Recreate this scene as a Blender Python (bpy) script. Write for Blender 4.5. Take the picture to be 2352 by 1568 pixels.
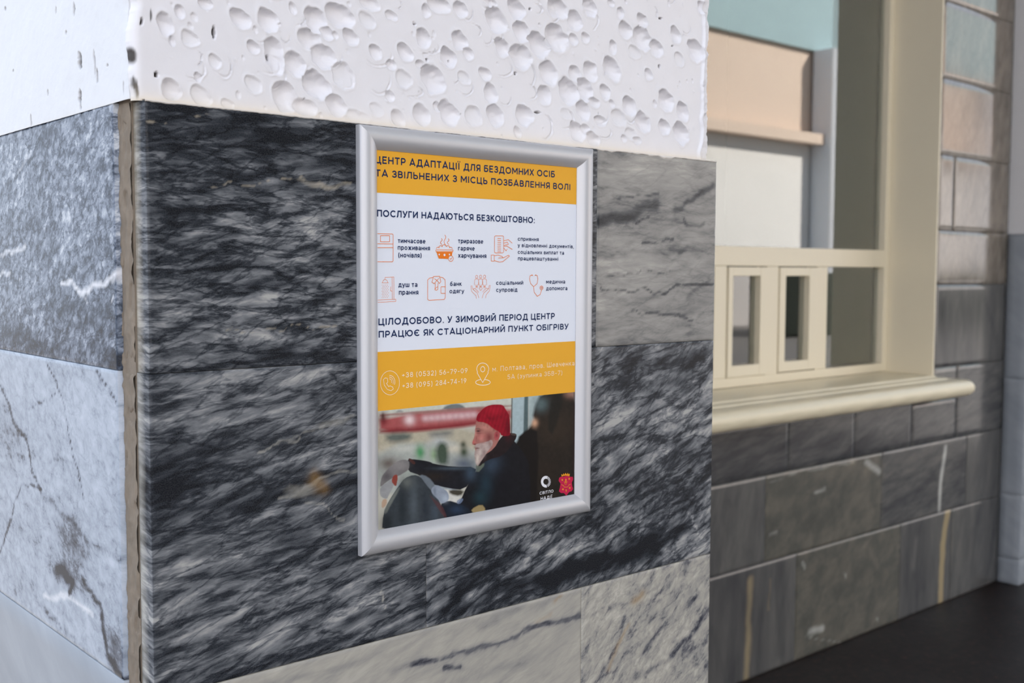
import bpy, bmesh, math, random
import numpy as np
from mathutils import Matrix, Vector

for o in list(bpy.data.objects):
    bpy.data.objects.remove(o)
SC = bpy.context.scene
C = SC.collection
random.seed(4)

# ------------------------------------------------------------------ camera
EYE = 1.447
F_PX, YAW, PIT, ROL = 2524.1, math.radians(41.195), math.radians(3.690), math.radians(0.2198)

def basis(x, y, f):
    c, s = math.cos(ROL), math.sin(ROL); x, y = c*x - s*y, s*x + c*y
    c, s = math.cos(PIT), math.sin(PIT); fw, up = c*f + s*y, -s*f + c*y
    c, s = math.cos(YAW), math.sin(YAW)
    return Vector((x*c + fw*s, -x*s + fw*c, up))
r_, u_, b_ = basis(1, 0, 0), basis(0, 1, 0), -basis(0, 0, 1)
cam = bpy.data.cameras.new('camera')
camo = bpy.data.objects.new('camera', cam); C.objects.link(camo)
camo.matrix_world = Matrix(((r_.x, u_.x, b_.x, 0), (r_.y, u_.y, b_.y, 0), (r_.z, u_.z, b_.z, EYE), (0, 0, 0, 1)))
cam.sensor_width = 36; cam.lens = F_PX/2352*36; cam.clip_start = 0.05; cam.clip_end = 300
cam.dof.use_dof = True; cam.dof.focus_distance = 1.2; cam.dof.aperture_fstop = 8.0
SC.camera = camo

# ------------------------------------------------------------------ world, sun, exposure
w = bpy.data.worlds.new('sky'); SC.world = w; w.use_nodes = True
nt = w.node_tree; bg = nt.nodes['Background']
tc = nt.nodes.new('ShaderNodeTexCoord'); sp = nt.nodes.new('ShaderNodeSeparateXYZ')
rp = nt.nodes.new('ShaderNodeValToRGB')
nt.links.new(tc.outputs['Generated'], sp.inputs[0]); nt.links.new(sp.outputs[2], rp.inputs[0])
rp.color_ramp.elements[0].position = 0.0; rp.color_ramp.elements[0].color = (0.86, 0.92, 1.0, 1)
rp.color_ramp.elements[1].position = 0.7; rp.color_ramp.elements[1].color = (0.64, 0.78, 1.0, 1)
nt.links.new(rp.outputs[0], bg.inputs[0])
bg.inputs[1].default_value = 1.95
sun = bpy.data.lights.new('sun', 'SUN'); sun.energy = 14.0; sun.angle = 0.01; sun.color = (1.0, 0.93, 0.86)
suno = bpy.data.objects.new('sun', sun); C.objects.link(suno)
suno.rotation_euler = Vector((-0.42, -0.72, -0.52)).to_track_quat('-Z', 'Y').to_euler()
suno.location = (3, 3, 9)
SC.view_settings.view_transform = 'Standard'; SC.view_settings.look = 'None'
SC.view_settings.gamma = 1.0; SC.view_settings.use_curve_mapping = False
SC.view_settings.exposure = -0.14

# ------------------------------------------------------------------ measuring helpers (a picture point -> a point on a real plane)
FY, RY, WY, LX, PY = 0.960, 2.320, 2.537, 0.3976, 0.9575
def ray(x, y):
    return basis((x-1176)/F_PX, -(y-784)/F_PX, 1)
def onY(x, y, Y):            # point on the plane Y -> (X, z)
    d = ray(x, y); t = Y/d.y; return d.x*t, EYE + d.z*t
def onX(x, y, X=LX):         # point on the plane X -> (Y, z)
    d = ray(x, y); t = X/d.x; return d.y*t, EYE + d.z*t
_B = np.array([r_, u_, -b_])
def to_px(X, Y, Z):          # world arrays -> picture coordinates
    V = np.stack([X, np.broadcast_to(Y, X.shape), Z-EYE], -1)
    q = V @ _B.T
    return 1176 + q[..., 0]/q[..., 2]*F_PX, 784 - q[..., 1]/q[..., 2]*F_PX

# ------------------------------------------------------------------ numpy noise
_rng = np.random.RandomState(11); _T = _rng.rand(256, 256)
def vnoise(x, y):
    xi, yi = np.floor(x).astype(int), np.floor(y).astype(int)
    fx, fy = x-xi, y-yi
    fx = fx*fx*(3-2*fx); fy = fy*fy*(3-2*fy)
    a = _T[xi % 256, yi % 256]; b = _T[(xi+1) % 256, yi % 256]
    c = _T[xi % 256, (yi+1) % 256]; d = _T[(xi+1) % 256, (yi+1) % 256]
    return (a*(1-fx)+b*fx)*(1-fy) + (c*(1-fx)+d*fx)*fy
def fbm(x, y, n=4):
    v, a, t = 0, 1.0, 0
    for i in range(n):
        v = v + a*vnoise(x*2**i + 17.3*i, y*2**i + 9.1*i); t += a; a *= .5
    return v/t
def s2l(c):
    c = np.asarray(c, float)/255.
    return np.where(c <= .04045, c/12.92, ((c+.055)/1.055)**2.4)
def rgb(r, g, b, k=1.0):
    v = s2l([r, g, b])*k; return (float(min(v[0], .95)), float(min(v[1], .95)), float(min(v[2], .95)), 1)

# ------------------------------------------------------------------ materials
class NT:
    def __init__(s, name):
        s.m = bpy.data.materials.new(name); s.m.use_nodes = True; s.t = s.m.node_tree
        s.b = s.t.nodes['Principled BSDF']
    def n(s, typ, **kw):
        q = s.t.nodes.new('ShaderNode'+typ)
        for k, v in kw.items(): setattr(q, k, v)
        return q
    def l(s, a, b): s.t.links.new(a, b)
    def math(s, op, a, b=None, clamp=False):
        q = s.n('Math', operation=op, use_clamp=clamp)
        for i, v in enumerate((a, b)):
            if v is None: continue
            if isinstance(v, (int, float)): q.inputs[i].default_value = v
            else: s.l(v, q.inputs[i])
        return q.outputs[0]
    def mix(s, f, a, b, mode='MIX'):
        q = s.n('Mix', data_type='RGBA', blend_type=mode)
        for i, v in ((0, f), (6, a), (7, b)):
            if isinstance(v, (int, float)): q.inputs[i].default_value = v
            elif isinstance(v, tuple): q.inputs[i].default_value = v
            else: s.l(v, q.inputs[i])
        return q.outputs[2]
    def noise(s, vec, scale, detail=4, rough=.55, dist=0):
        q = s.n('TexNoise'); q.inputs['Scale'].default_value = scale; q.inputs['Detail'].default_value = detail
        q.inputs['Roughness'].default_value = rough; q.inputs['Distortion'].default_value = dist
        if vec is not None: s.l(vec, q.inputs['Vector'])
        return q.outputs[0]
    def ramp(s, f, pts):
        q = s.n('ValToRGB'); e = q.color_ramp.elements
        e[0].position, e[0].color = pts[0][0], pts[0][1]; e[1].position, e[1].color = pts[-1][0], pts[-1][1]
        for p, c in pts[1:-1]:
            k = e.new(p); k.color = c
        s.l(f, q.inputs[0]); return q.outputs[0]
    def bump(s, h, strength=.3, dist=.001):
        q = s.n('Bump'); q.inputs['Strength'].default_value = strength; q.inputs['Distance'].default_value = dist
        s.l(h, q.inputs['Height']); s.l(q.outputs[0], s.b.inputs['Normal'])

def plain(name, col, rough=.5, metal=0, spec=.5, noise=0, nscale=40, bump=0):
    k = NT(name); k.b.inputs['Base Color'].default_value = col
    k.b.inputs['Roughness'].default_value = rough; k.b.inputs['Metallic'].default_value = metal
    k.b.inputs['Specular IOR Level'].default_value = spec
    if noise or bump:
        t = k.n('TexCoord'); f = k.noise(t.outputs['Object'], nscale, 6, .6)
        if noise:
            dk = tuple(c*(1-noise) for c in col[:3])+(1,)
            k.l(k.mix(f, dk, col), k.b.inputs['Base Color'])
        if bump: k.bump(f, bump)
    return k.m

def marble(name, ang, scale, stretch, cols, a1=1.0, a2=.5, warp=.35, rough=.22, seed=0, veinc=None, rustc=None, spec=.11, cell=0.0, fil=.34, bmp=.08, gain=.86):
    """streaked marble; colour attribute 'tint' carries its own painted veins: R tone, G white vein, B rust."""
    k = NT(name)
    uv = k.n('UVMap', uv_map='metres')
    mp = k.n('Mapping'); mp.inputs['Rotation'].default_value = (0, 0, -math.radians(ang))
    mp.inputs['Location'].default_value = (seed*1.37, seed*.71, 0); k.l(uv.outputs[0], mp.inputs[0])
    wn = k.n('TexNoise'); wn.inputs['Scale'].default_value = 14; wn.inputs['Detail'].default_value = 3
    k.l(mp.outputs[0], wn.inputs['Vector'])
    sub = k.n('VectorMath', operation='SUBTRACT'); k.l(wn.outputs['Color'], sub.inputs[0]); sub.inputs[1].default_value = (.5, .5, .5)
    scl = k.n('VectorMath', operation='SCALE'); k.l(sub.outputs[0], scl.inputs[0]); scl.inputs['Scale'].default_value = warp*.02
    add = k.n('VectorMath', operation='ADD'); k.l(mp.outputs[0], add.inputs[0]); k.l(scl.outputs[0], add.inputs[1])
    m2 = k.n('Mapping'); m2.inputs['Scale'].default_value = (1/stretch, 1, 1); k.l(add.outputs[0], m2.inputs[0])
    n1 = k.noise(m2.outputs[0], scale, 6, .60, .25)
    n2 = k.noise(m2.outputs[0], scale*.16, 4, .55, .1)
    def ridge(da, sc, st, width, sd):
        m3 = k.n('Mapping'); m3.inputs['Rotation'].default_value = (0, 0, math.radians(da)); m3.inputs['Location'].default_value = (sd, sd*.3, 0)
        k.l(add.outputs[0], m3.inputs[0])
        m4 = k.n('Mapping'); m4.inputs['Scale'].default_value = (1/st, 1, 1); k.l(m3.outputs[0], m4.inputs[0])
        q = k.noise(m4.outputs[0], sc, 5, .62, .3)
        return k.math('SUBTRACT', 1.0, k.math('MULTIPLY', k.math('ABSOLUTE', k.math('SUBTRACT', q, .5)), 1/width), True)
    at = k.n('Attribute', attribute_name='tint'); sx = k.n('SeparateColor'); k.l(at.outputs['Color'], sx.inputs[0])
    v = k.math('MULTIPLY', k.math('SUBTRACT', n1, .5), 2.2*a1)
    v = k.math('ADD', v, k.math('MULTIPLY', k.math('SUBTRACT', n2, .5), 2.0*a2))
    if cell:
        vo = k.n('TexVoronoi', feature='DISTANCE_TO_EDGE'); vo.inputs['Scale'].default_value = scale*.5
        k.l(m2.outputs[0], vo.inputs['Vector'])
        e = k.math('SUBTRACT', .22, vo.outputs['Distance'], True)
        v = k.math('SUBTRACT', v, k.math('MULTIPLY', e, cell*3))
    if fil:
        v = k.math('SUBTRACT', v, k.math('MULTIPLY', ridge(7, scale*.62, stretch*1.2, .05, 3.1), fil))
        v = k.math('SUBTRACT', v, k.math('MULTIPLY', ridge(-13, scale*.5, stretch*.9, .04, 7.7), fil*.8))
        v = k.math('ADD', v, fil*.38)
    v = k.math('ADD', k.math('MULTIPLY', v, gain), sx.outputs[0])
    col = k.ramp(v, cols)
    # broken white veins and rust
    g = k.math('MULTIPLY', sx.outputs[1], k.math('ADD', n1, .35), True)
    g = k.ramp(g, [(.22, (0, 0, 0, 1)), (.95, (.95, .95, .95, 1))])
    col = k.mix(g, col, veinc or rgb(205, 205, 200))
    r = k.math('MULTIPLY', sx.outputs[2], k.math('ADD', n1, .2), True)
    col = k.mix(r, col, rustc or rgb(150, 115, 60))
    fine = k.noise(uv.outputs[0], 900, 2, .7)
    col = k.mix(k.math('MULTIPLY', k.math('SUBTRACT', fine, .35, True), .28), col, rgb(150, 150, 150))
    k.l(col, k.b.inputs['Base Color'])
    rr = k.math('ADD', k.math('MULTIPLY', n2, .14), rough-.07); k.l(rr, k.b.inputs['Roughness'])
    k.b.inputs['Specular IOR Level'].default_value = spec
    k.bump(n1, bmp, .0005)
    return k.m

DARK = [(0.0, rgb(14, 17, 24)), (.30, rgb(42, 46, 53)), (.50, rgb(80, 83, 88)), (.72, rgb(120, 122, 126)), (1.0, rgb(172, 171, 168))]
GREY = [(0.0, rgb(40, 42, 46)), (.30, rgb(86, 87, 89)), (.55, rgb(134, 132, 129)), (.8, rgb(160, 157, 152)), (1.0, rgb(190, 186, 178))]
PALE = [(0.0, rgb(48, 50, 60)), (.28, rgb(104, 104, 108)), (.45, rgb(146, 144, 140)), (.7, rgb(170, 166, 157)), (1.0, rgb(196, 192, 182))]
BLUE = [(0.0, rgb(26, 32, 44)), (.3, rgb(60, 69, 84)), (.5, rgb(98, 107, 122)), (.75, rgb(144, 152, 166)), (1.0, rgb(200, 204, 210))]
ICE = [(0.0, rgb(28, 33, 44)), (.25, rgb(92, 98, 110)), (.45, rgb(148, 157, 170)), (.7, rgb(174, 182, 194)), (1.0, rgb(196, 203, 214))]
BACK = [(0.0, rgb(36, 36, 40)), (.3, rgb(66, 66, 68)), (.55, rgb(94, 93, 91)), (.8, rgb(116, 112, 106)), (1.0, rgb(148, 140, 126))]

M = {}
M['mortar'] = plain('mortar', rgb(150, 136, 120), .9, noise=.55, nscale=60, bump=.8)
M['joint'] = plain('joint_grout', rgb(120, 106, 90), .95, noise=.4, nscale=90)
M['cream'] = plain('cream_paint', rgb(240, 230, 206), .32, spec=.5, noise=.05, nscale=6, bump=.03)
M['cream_sill'] = plain('cream_sill_paint', rgb(240, 229, 200), .30, noise=.10, nscale=18, bump=.25)
M['alu'] = plain('satin_aluminium', rgb(196, 196, 200), .42, metal=.35, noise=.02, nscale=900)
M['dark_gap'] = plain('dark_gap', rgb(60, 60, 40), .8)
M['room'] = plain('office_wall', rgb(70, 70, 66), .8)
M['ceiling'] = plain('ceiling_plaster', rgb(190, 188, 182), .8)
M['pavement'] = plain('pavement', rgb(146, 141, 136), .8, noise=.2, nscale=3)
M['white_wall'] = plain('sunlit_white_wall', rgb(228, 222, 218), .7, noise=.1, nscale=.5)
M['pale_wall'] = plain('bounce_wall_paint', rgb(226, 226, 228), .7, noise=.1, nscale=.5)
M['peach'] = plain('peach_render', rgb(216, 192, 174), .7, noise=.1, nscale=.6)
M['teal'] = plain('teal_cladding', rgb(158, 180, 184), .5, noise=.2, nscale=.4)
M['slate'] = plain('slate_column', rgb(214, 216, 222), .6)
M['hedge'] = plain('dark_hedge', rgb(38, 46, 36), .9, noise=.5, nscale=5)

def plaster_mat(name, col, rough=.42):
    k = NT(name); at = k.n('Attribute', attribute_name='tint'); sx = k.n('SeparateColor'); k.l(at.outputs['Color'], sx.inputs[0])
    t = k.n('TexCoord'); f = k.noise(t.outputs['Object'], 30, 5, .6); f2 = k.noise(t.outputs['Object'], 700, 3, .6)
    c = k.mix(f, tuple(x*.93 for x in col[:3])+(1,), col)
    c = k.mix(sx.outputs[0], c, rgb(42, 32, 26)); c = k.mix(sx.outputs[1], c, rgb(214, 200, 176))
    k.l(c, k.b.inputs['Base Color']); k.b.inputs['Roughness'].default_value = rough
    k.bump(f2, .18, .0006); return k.m
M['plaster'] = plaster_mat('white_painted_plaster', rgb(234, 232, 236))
M['plaster_left'] = plaster_mat('white_painted_plaster_left', rgb(221, 221, 224))  # same paint as the front, darkened to offset the stronger light here

def floor_mat():
    k = NT('dark_granite_floor'); t = k.n('TexCoord')
    a = k.noise(t.outputs['Object'], 35, 8, .7); b = k.noise(t.outputs['Object'], 2.5, 3)
    c = k.ramp(a, [(.35, rgb(12, 9, 8)), (.6, rgb(40, 28, 24)), (.72, rgb(90, 58, 48))])
    k.l(c, k.b.inputs['Base Color']); k.l(k.math('ADD', k.math('MULTIPLY', b, .25), .38), k.b.inputs['Roughness'])
    k.b.inputs['Specular IOR Level'].default_value = .25
    return k.m
M['floor'] = floor_mat()

def glass_mat():
    k = NT('window_glass'); k.b.inputs['Base Color'].default_value = (.93, .97, .96, 1)
    k.b.inputs['Transmission Weight'].default_value = 1; k.b.inputs['Roughness'].default_value = 0.0
    k.b.inputs['IOR'].default_value = 1.6
    return k.m
M['glass'] = glass_mat()

# ------------------------------------------------------------------ object helpers
def link(name, me, mat=None, parent=None, smooth=False):
    o = bpy.data.objects.new(name, me); C.objects.link(o)
    if mat is not None: me.materials.append(mat)
    if parent is not None: o.parent = parent
    if smooth:
        me.polygons.foreach_set('use_smooth', [True]*len(me.polygons))
    return o
def tag(o, label, cat=None, kind=None, group=None):
    o['label'] = label
    if cat: o['category'] = cat
    if kind: o['kind'] = kind
    if group: o['group'] = group
    return o
def empty(name, loc=(0, 0, 0)):
    o = bpy.data.objects.new(name, None); C.objects.link(o); o.location = loc; o.empty_display_size = .05; return o
def mesh_from(name, vs, fs):
    me = bpy.data.meshes.new(name); me.from_pydata(vs, [], fs); me.update(); return me
def boxes(name, bs, mat, parent=None, bev=0.0, seg=2):
    bm = bmesh.new()
    for (x0, x1, y0, y1, z0, z1) in bs:
        r = bmesh.ops.create_cube(bm, size=1)
        for v in r['verts']:
            v.co = Vector(((x0+x1)/2 + v.co.x*(x1-x0), (y0+y1)/2 + v.co.y*(y1-y0), (z0+z1)/2 + v.co.z*(z1-z0)))
    if bev: bmesh.ops.bevel(bm, geom=bm.edges[:], offset=bev, segments=seg, affect='EDGES', profile=.5)
    me = bpy.data.meshes.new(name); bm.to_mesh(me); bm.free()
    return link(name, me, mat, parent)

def grid_mesh(name, S, Zv, place, colour=None, flip=False):
    """grid over 1-D arrays S (along) and Zv (up); place(S,Z)->X,Y,Z arrays."""
    s, z = np.meshgrid(S, Zv); X, Y, Z = place(s, z)
    V = np.stack([X, Y, Z], -1).reshape(-1, 3)
    nz, ns = s.shape; i = np.arange(nz*ns).reshape(nz, ns)
    q = np.stack([i[:-1, :-1], i[:-1, 1:], i[1:, 1:], i[1:, :-1]], -1).reshape(-1, 4)
    if flip: q = q[:, ::-1]
    me = bpy.data.meshes.new(name)
    me.vertices.add(len(V)); me.vertices.foreach_set('co', V.ravel())
    me.loops.add(q.size); me.loops.foreach_set('vertex_index', q.ravel())
    me.polygons.add(len(q)); me.polygons.foreach_set('loop_start', np.arange(0, q.size, 4))
    me.polygons.foreach_set('loop_total', np.full(len(q), 4)); me.update(calc_edges=True)
    if colour is not None:
        a = me.color_attributes.new('tint', 'FLOAT_COLOR', 'POINT')
        c = np.ones((len(V), 4)); cc = colour(s, z)
        for k in range(3): c[:, k] = np.broadcast_to(cc[k], s.shape).ravel()
        a.data.foreach_set('color', c.ravel())
    return me

def slab(name, plane, a0, a1, z0, z1, mat, parent, res=.02, thick=.02, paint=None, proud=0.0, ch=.0008, chip=0.0, seed=0):
    """marble slab in plane ('Y', y) facing -Y or ('X', x) facing -X: chamfered front with its own grid."""
    ax, P = plane
    gp = .0003 if res < .005 else .0007
    a0 += gp; a1 -= gp; z0 += gp; z1 -= gp
    na, nz = max(2, int((a1-a0)/res)), max(2, int((z1-z0)/res))
    A = np.concatenate([[a0, a0], np.linspace(a0+ch, a1-ch, na), [a1, a1]])
    Z = np.concatenate([[z0, z0], np.linspace(z0+ch, z1-ch, nz), [z1, z1]])
    D = np.zeros((len(Z), len(A)))
    ia = np.full(len(A), 0.0); ia[1] = ia[-2] = ch; ia[0] = ia[-1] = thick
    iz = np.full(len(Z), 0.0); iz[1] = iz[-2] = ch; iz[0] = iz[-1] = thick
    D = np.maximum(ia[None, :], iz[:, None])
    def place(s, z):
        d = D.copy()
        if chip:
            e = np.minimum(np.minimum(s-a0, a1-s), np.minimum(z-z0, z1-z))
            d = d + (d < thick)*chip*np.clip(fbm(s*160+seed, z*160, 3)-.55, 0, 1)*8*np.exp(-e/.004)
        dep = P - proud + d
        return (s, dep, z) if ax == 'Y' else (dep, s, z)
    col = paint if paint else (lambda s, z: (np.full(s.shape, .5), 0*s, 0*s))
    def col2(s, z):
        t, g, r = col(s, z); e = D > ch*.5
        return np.where(e, t+.16, t), np.where(D > ch*1.5, .85, g), r
    me = grid_mesh(name, A, Z, place, col2, flip=(ax == 'X'))
    u = me.uv_layers.new(name='metres')
    co = np.empty(len(me.vertices)*3); me.vertices.foreach_get('co', co); co = co.reshape(-1, 3)
    li = np.empty(len(me.loops), int); me.loops.foreach_get('vertex_index', li)
    k = co[li]
    if ax == 'Y': uvv = np.stack([k[:, 0]+(k[:, 1]-P)*.7, k[:, 2]], -1)
    else: uvv = np.stack([-k[:, 1]+(k[:, 0]-P)*.7, k[:, 2]], -1)
    u.data.foreach_set('uv', uvv.ravel())
    return link(name, me, mat, parent)

def painter(items, conv, base=.5, warp=.006, wf=45):
    """items: ('t',[(px,py)..],width_px,amount) tone / 'w' white / 'r' rust strokes;  ('T',px,py,rx,ry,amount) soft patch."""
    its = []
    for it in items:
        if it[0] in 'twr': its.append((it[0], [conv(*p) for p in it[1]], it[2], it[3]))
        else:
            c = conv(it[1], it[2]); e = conv(it[1]+it[3], it[2]); f = conv(it[1], it[2]+it[4])
            its.append((it[0], c, abs(e[0]-c[0]), abs(f[1]-c[1]), it[5]))
    def fn(s, z):
        n1 = fbm(s*wf, z*wf, 4)-.5; n2 = fbm(s*wf+31, z*wf+57, 4)-.5
        ss, zz = s+n1*warp*2.5, z+n2*warp*2.5
        t = np.full(s.shape, float(base)); g = np.zeros(s.shape); r = np.zeros(s.shape)
        for it in its:
            if it[0] in 'twr':
                d = np.full(s.shape, 9.)
                for (ax, az), (bx, bz) in zip(it[1][:-1], it[1][1:]):
                    L = (bx-ax)**2+(bz-az)**2+1e-12
                    h = np.clip(((ss-ax)*(bx-ax)+(zz-az)*(bz-az))/L, 0, 1)
                    d = np.minimum(d, np.hypot(ss-ax-h*(bx-ax), zz-az-h*(bz-az)))
                k = np.exp(-(d/(it[2]*.00042))**2)
            else:
                k = np.exp(-((ss-it[1][0])/it[2])**2-((zz-it[1][1])/it[3])**2)
            a = it[-1]
            if it[0] in 'tT': t = t + a*k
            elif it[0] in 'wW': g = np.maximum(g, a*k)
            else: r = np.maximum(r, a*k)
        return t, g, r
    return fn

# ================================================================== STRUCTURE
floor = tag(boxes('floor', [(-2.5, 9, -2.2, 2.62, -.08, 0)], M['floor']), 'dark polished granite floor at the foot of the tiled wall', 'floor', 'structure')
ground = tag(boxes('ground', [(-40, 90, -40, 30, -.3, -.09)], M['pavement']), 'pale pavement outside the building', 'ground', 'structure')
ceiling = tag(boxes('ceiling', [(.36, 9, -4.2, 4.1, 5.2, 5.4)], M['ceiling']), 'pale ceiling over the recess, extended forward to cut light on the pillar front', 'ceiling', 'structure')  # unseen slab, stretched forward to block sky light from the pillar front

Z_TOP, Z_J1, Z_J2, Z_J3 = EYE+.1507, EYE-.0949, EYE-.3955, EYE-.700
# ---- pillar front
XR = 1.2125
wf = tag(boxes('wall_front', [(.4180, 1.210, .982, 2.318, 0, 5.2)], M['joint']),
         'front face of the corner pillar, dark marble below and cratered white plaster above', 'wall', 'structure')
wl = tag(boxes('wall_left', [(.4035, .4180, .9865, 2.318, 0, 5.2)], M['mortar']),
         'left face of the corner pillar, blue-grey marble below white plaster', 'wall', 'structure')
cF = lambda x, y: onY(x, y, FY)
cL = lambda x, y: onX(x, y, LX)

mA1 = marble('marble_dark_streaked', 5, 84, 4.2, DARK, 1.0, .50, .5, .20, 1, veinc=rgb(176, 166, 148), fil=.36)
mB1 = marble('marble_dark_banded', 12, 74, 4.8, DARK, 1.0, .60, .6, .20, 2, veinc=rgb(186, 182, 172), fil=.30)
mB2 = marble('marble_charcoal_cloud', 20, 66, 3.6, DARK, 1.05, .50, .6, .18, 3, veinc=rgb(176, 172, 168), fil=.34)
mA2 = marble('marble_beige_grey', 3, 60, 4.5, GREY, .50, .40, .5, .20, 4, fil=.12)
mC1 = marble('marble_pale_veined', 20, 50, 4.5, PALE, .42, .22, .5, .22, 5, fil=.08)
mC2 = marble('marble_pale_speckled', 38, 75, 2.2, PALE, .75, .30, .6, .22, 6, fil=.20)
mL1 = marble('marble_blue_mottled', 28, 95, 1.4, BLUE, .85, .40, .8, .22, 7, veinc=rgb(222, 222, 226), fil=.30)
mL2 = marble('marble_ice_cracked', -20, 70, 1.4, ICE, .45, .25, .8, .22, 8, veinc=rgb(220, 222, 226), fil=.14)
mL3 = marble('marble_smooth_blue', -30, 14, 3, [(0., rgb(120, 126, 134)), (.5, rgb(152, 158, 166)), (1., rgb(186, 190, 196))], .35, .3, .5, .25, 9, fil=0)

pA1 = painter([('T', 560, 300, 260, 60, -.26), ('T', 400, 470, 80, 110, -.16), ('T', 700, 400, 130, 40, -.12), ('T', 560, 520, 160, 60, .10),
               ('T', 740, 580, 90, 90, .10), ('T', 420, 820, 130, 26, -.26), ('T', 660, 815, 140, 24, -.22), ('T', 790, 830, 60, 20, -.2),
               ('t', [(350, 510), (470, 480), (640, 470)], 14, -.2), ('t', [(350, 640), (520, 660), (780, 600)], 8, -.14),
               ('w', [(480, 430), (640, 420), (700, 414)], 2.5, .75), ('w', [(690, 416), (738, 428), (805, 424)], 4, .7), ('W', 742, 424, 60, 9, .75), ('w', [(345, 282), (372, 284), (385, 292)], 3, .9),
               ('w', [(440, 268), (520, 262)], 3, .8), ('t', [(430, 545), (560, 520), (700, 470)], 22, .12), ('T', 700, 540, 30, 25, .18),
               ('w', [(520, 762), (700, 745), (810, 740)], 3, .7)], cF, .46)
pB1 = painter([('T', 390, 1060, 110, 60, -.20), ('T', 420, 920, 80, 20, -.15), ('T', 500, 1130, 170, 40, -.14), ('t', [(345, 1090), (520, 1060), (650, 1030)], 16, -.2),
               ('w', [(640, 1010), (700, 985), (810, 960)], 5, .6), ('W', 760, 970, 60, 14, .5), ('w', [(600, 1040), (690, 1000)], 5, .7), ('w', [(820, 1075), (740, 1095), (690, 1120), (640, 1150)], 6, .65), ('W', 690, 1125, 50, 16, .6),
               ('w', [(700, 1150), (750, 1165), (790, 1190)], 7, .55), ('r', [(722, 1100), (742, 1120)], 16, .7), ('T', 720, 1000, 110, 70, .10),
               ('t', [(345, 1490), (500, 1430), (700, 1340)], 16, .18), ('t', [(345, 1440), (500, 1390)], 14, .16), ('t', [(345, 1340), (420, 1330)], 18, .12),
               ('T', 640, 1400, 260, 90, .13), ('T', 880, 1400, 80, 40, .12), ('t', [(800, 1420), (900, 1390), (975, 1360)], 8, -.25), ('t', [(345, 1235), (420, 1225)], 10, -.3),
               ('w', [(872, 1355), (885, 1385), (892, 1395)], 2.5, 1.0), ('t', [(600, 925), (820, 900)], 14, -.15), ('t', [(360, 980), (450, 960), (560, 980)], 7, .15)], cF, .50)
pB2 = painter([('t', [(1060, 1395), (1200, 1345), (1400, 1280), (1560, 1215)], 34, -.42), ('t', [(1240, 1330), (1500, 1250)], 26, -.35), ('t', [(1010, 1420), (1120, 1300), (1250, 1230)], 14, -.3),
               ('T', 1225, 1252, 18, 10, .45), ('T', 1085, 1372, 22, 12, .4), ('T', 1010, 1300, 30, 40, .25), ('T', 1310, 1260, 40, 20, .25), ('t', [(1000, 1270), (1100, 1240), (1250, 1195)], 20, .1),
               ('T', 1500, 830, 160, 24, -.20), ('T', 1420, 950, 50, 40, .12), ('t', [(1365, 1060), (1500, 990), (1640, 950)], 14, .15), ('t', [(1365, 1130), (1500, 1080), (1640, 1040)], 16, -.2),
               ('t', [(1380, 905), (1500, 880), (1640, 870)], 10, -.15), ('t', [(1580, 1170), (1592, 1200), (1610, 1235)], 2.5, .5), ('T', 1600, 1240, 40, 30, .18),
               ('T', 1520, 1130, 100, 50, -.05)], cF, .52)
pA2 = painter([('t', [(1378, 512), (1430, 500), (1505, 470)], 20, -.55), ('t', [(1420, 455), (1510, 445)], 4, -.35), ('t', [(1378, 658), (1500, 668), (1640, 650)], 4, -.5),
               ('t', [(1550, 480), (1600, 455), (1640, 430)], 11, -.42), ('t', [(1570, 500), (1580, 515), (1620, 510)], 7, -.35), ('t', [(1475, 555), (1545, 548)], 4, -.45),
               ('t', [(1460, 515), (1490, 505)], 4, -.4), ('t', [(1378, 585), (1480, 578), (1640, 568)], 14, -.15), ('t', [(1450, 715), (1590, 735)], 4, -.4), ('t', [(1390, 630), (1540, 620)], 2.5, -.35),
               ('T', 1450, 400, 90, 40, .12), ('T', 1420, 350, 40, 8, -.25), ('T', 1560, 570, 30, 8, -.3), ('t', [(1580, 690), (1630, 640)], 8, -.2), ('T', 1600, 390, 20, 20, -.14),
               ('T', 1600, 680, 40, 40, -.12), ('T', 1420, 620, 60, 40, .08)], cF, .66)
pC1 = painter([('t', [(950, 1530), (1100, 1490), (1200, 1450), (1335, 1412)], 8, -.42), ('t', [(1200, 1460), (1260, 1430)], 5, -.3), ('t', [(900, 1540), (1000, 1522)], 10, -.25),
               ('t', [(1020, 1540), (1060, 1530)], 8, -.5), ('t', [(1100, 1440), (1150, 1415), (1280, 1370)], 12, -.16), ('r', [(1270, 1385), (1285, 1370)], 6, .6), ('r', [(1235, 1430), (1262, 1415)], 6, .35),
               ('T', 1150, 1535, 60, 12, -.2), ('T', 700, 1550, 200, 10, -.2)], cF, .66)
pC2 = painter([('r', [(1455, 1380), (1475, 1365)], 14, .7), ('r', [(1440, 1440), (1420, 1480), (1400, 1535)], 8, .55), ('t', [(1432, 1420), (1425, 1460), (1400, 1520)], 6, -.3),
               ('t', [(1540, 1500), (1580, 1470), (1628, 1400)], 10, -.45), ('t', [(1480, 1500), (1540, 1420), (1600, 1370)], 10, -.22), ('t', [(1460, 1555), (1520, 1520), (1628, 1470)], 9, -.3),
               ('T', 1600, 1500, 40, 60, -.12), ('T', 1400, 1400, 60, 50, .08), ('t', [(1350, 1420), (1450, 1380)], 5, -.18)], cF, .60)
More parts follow.
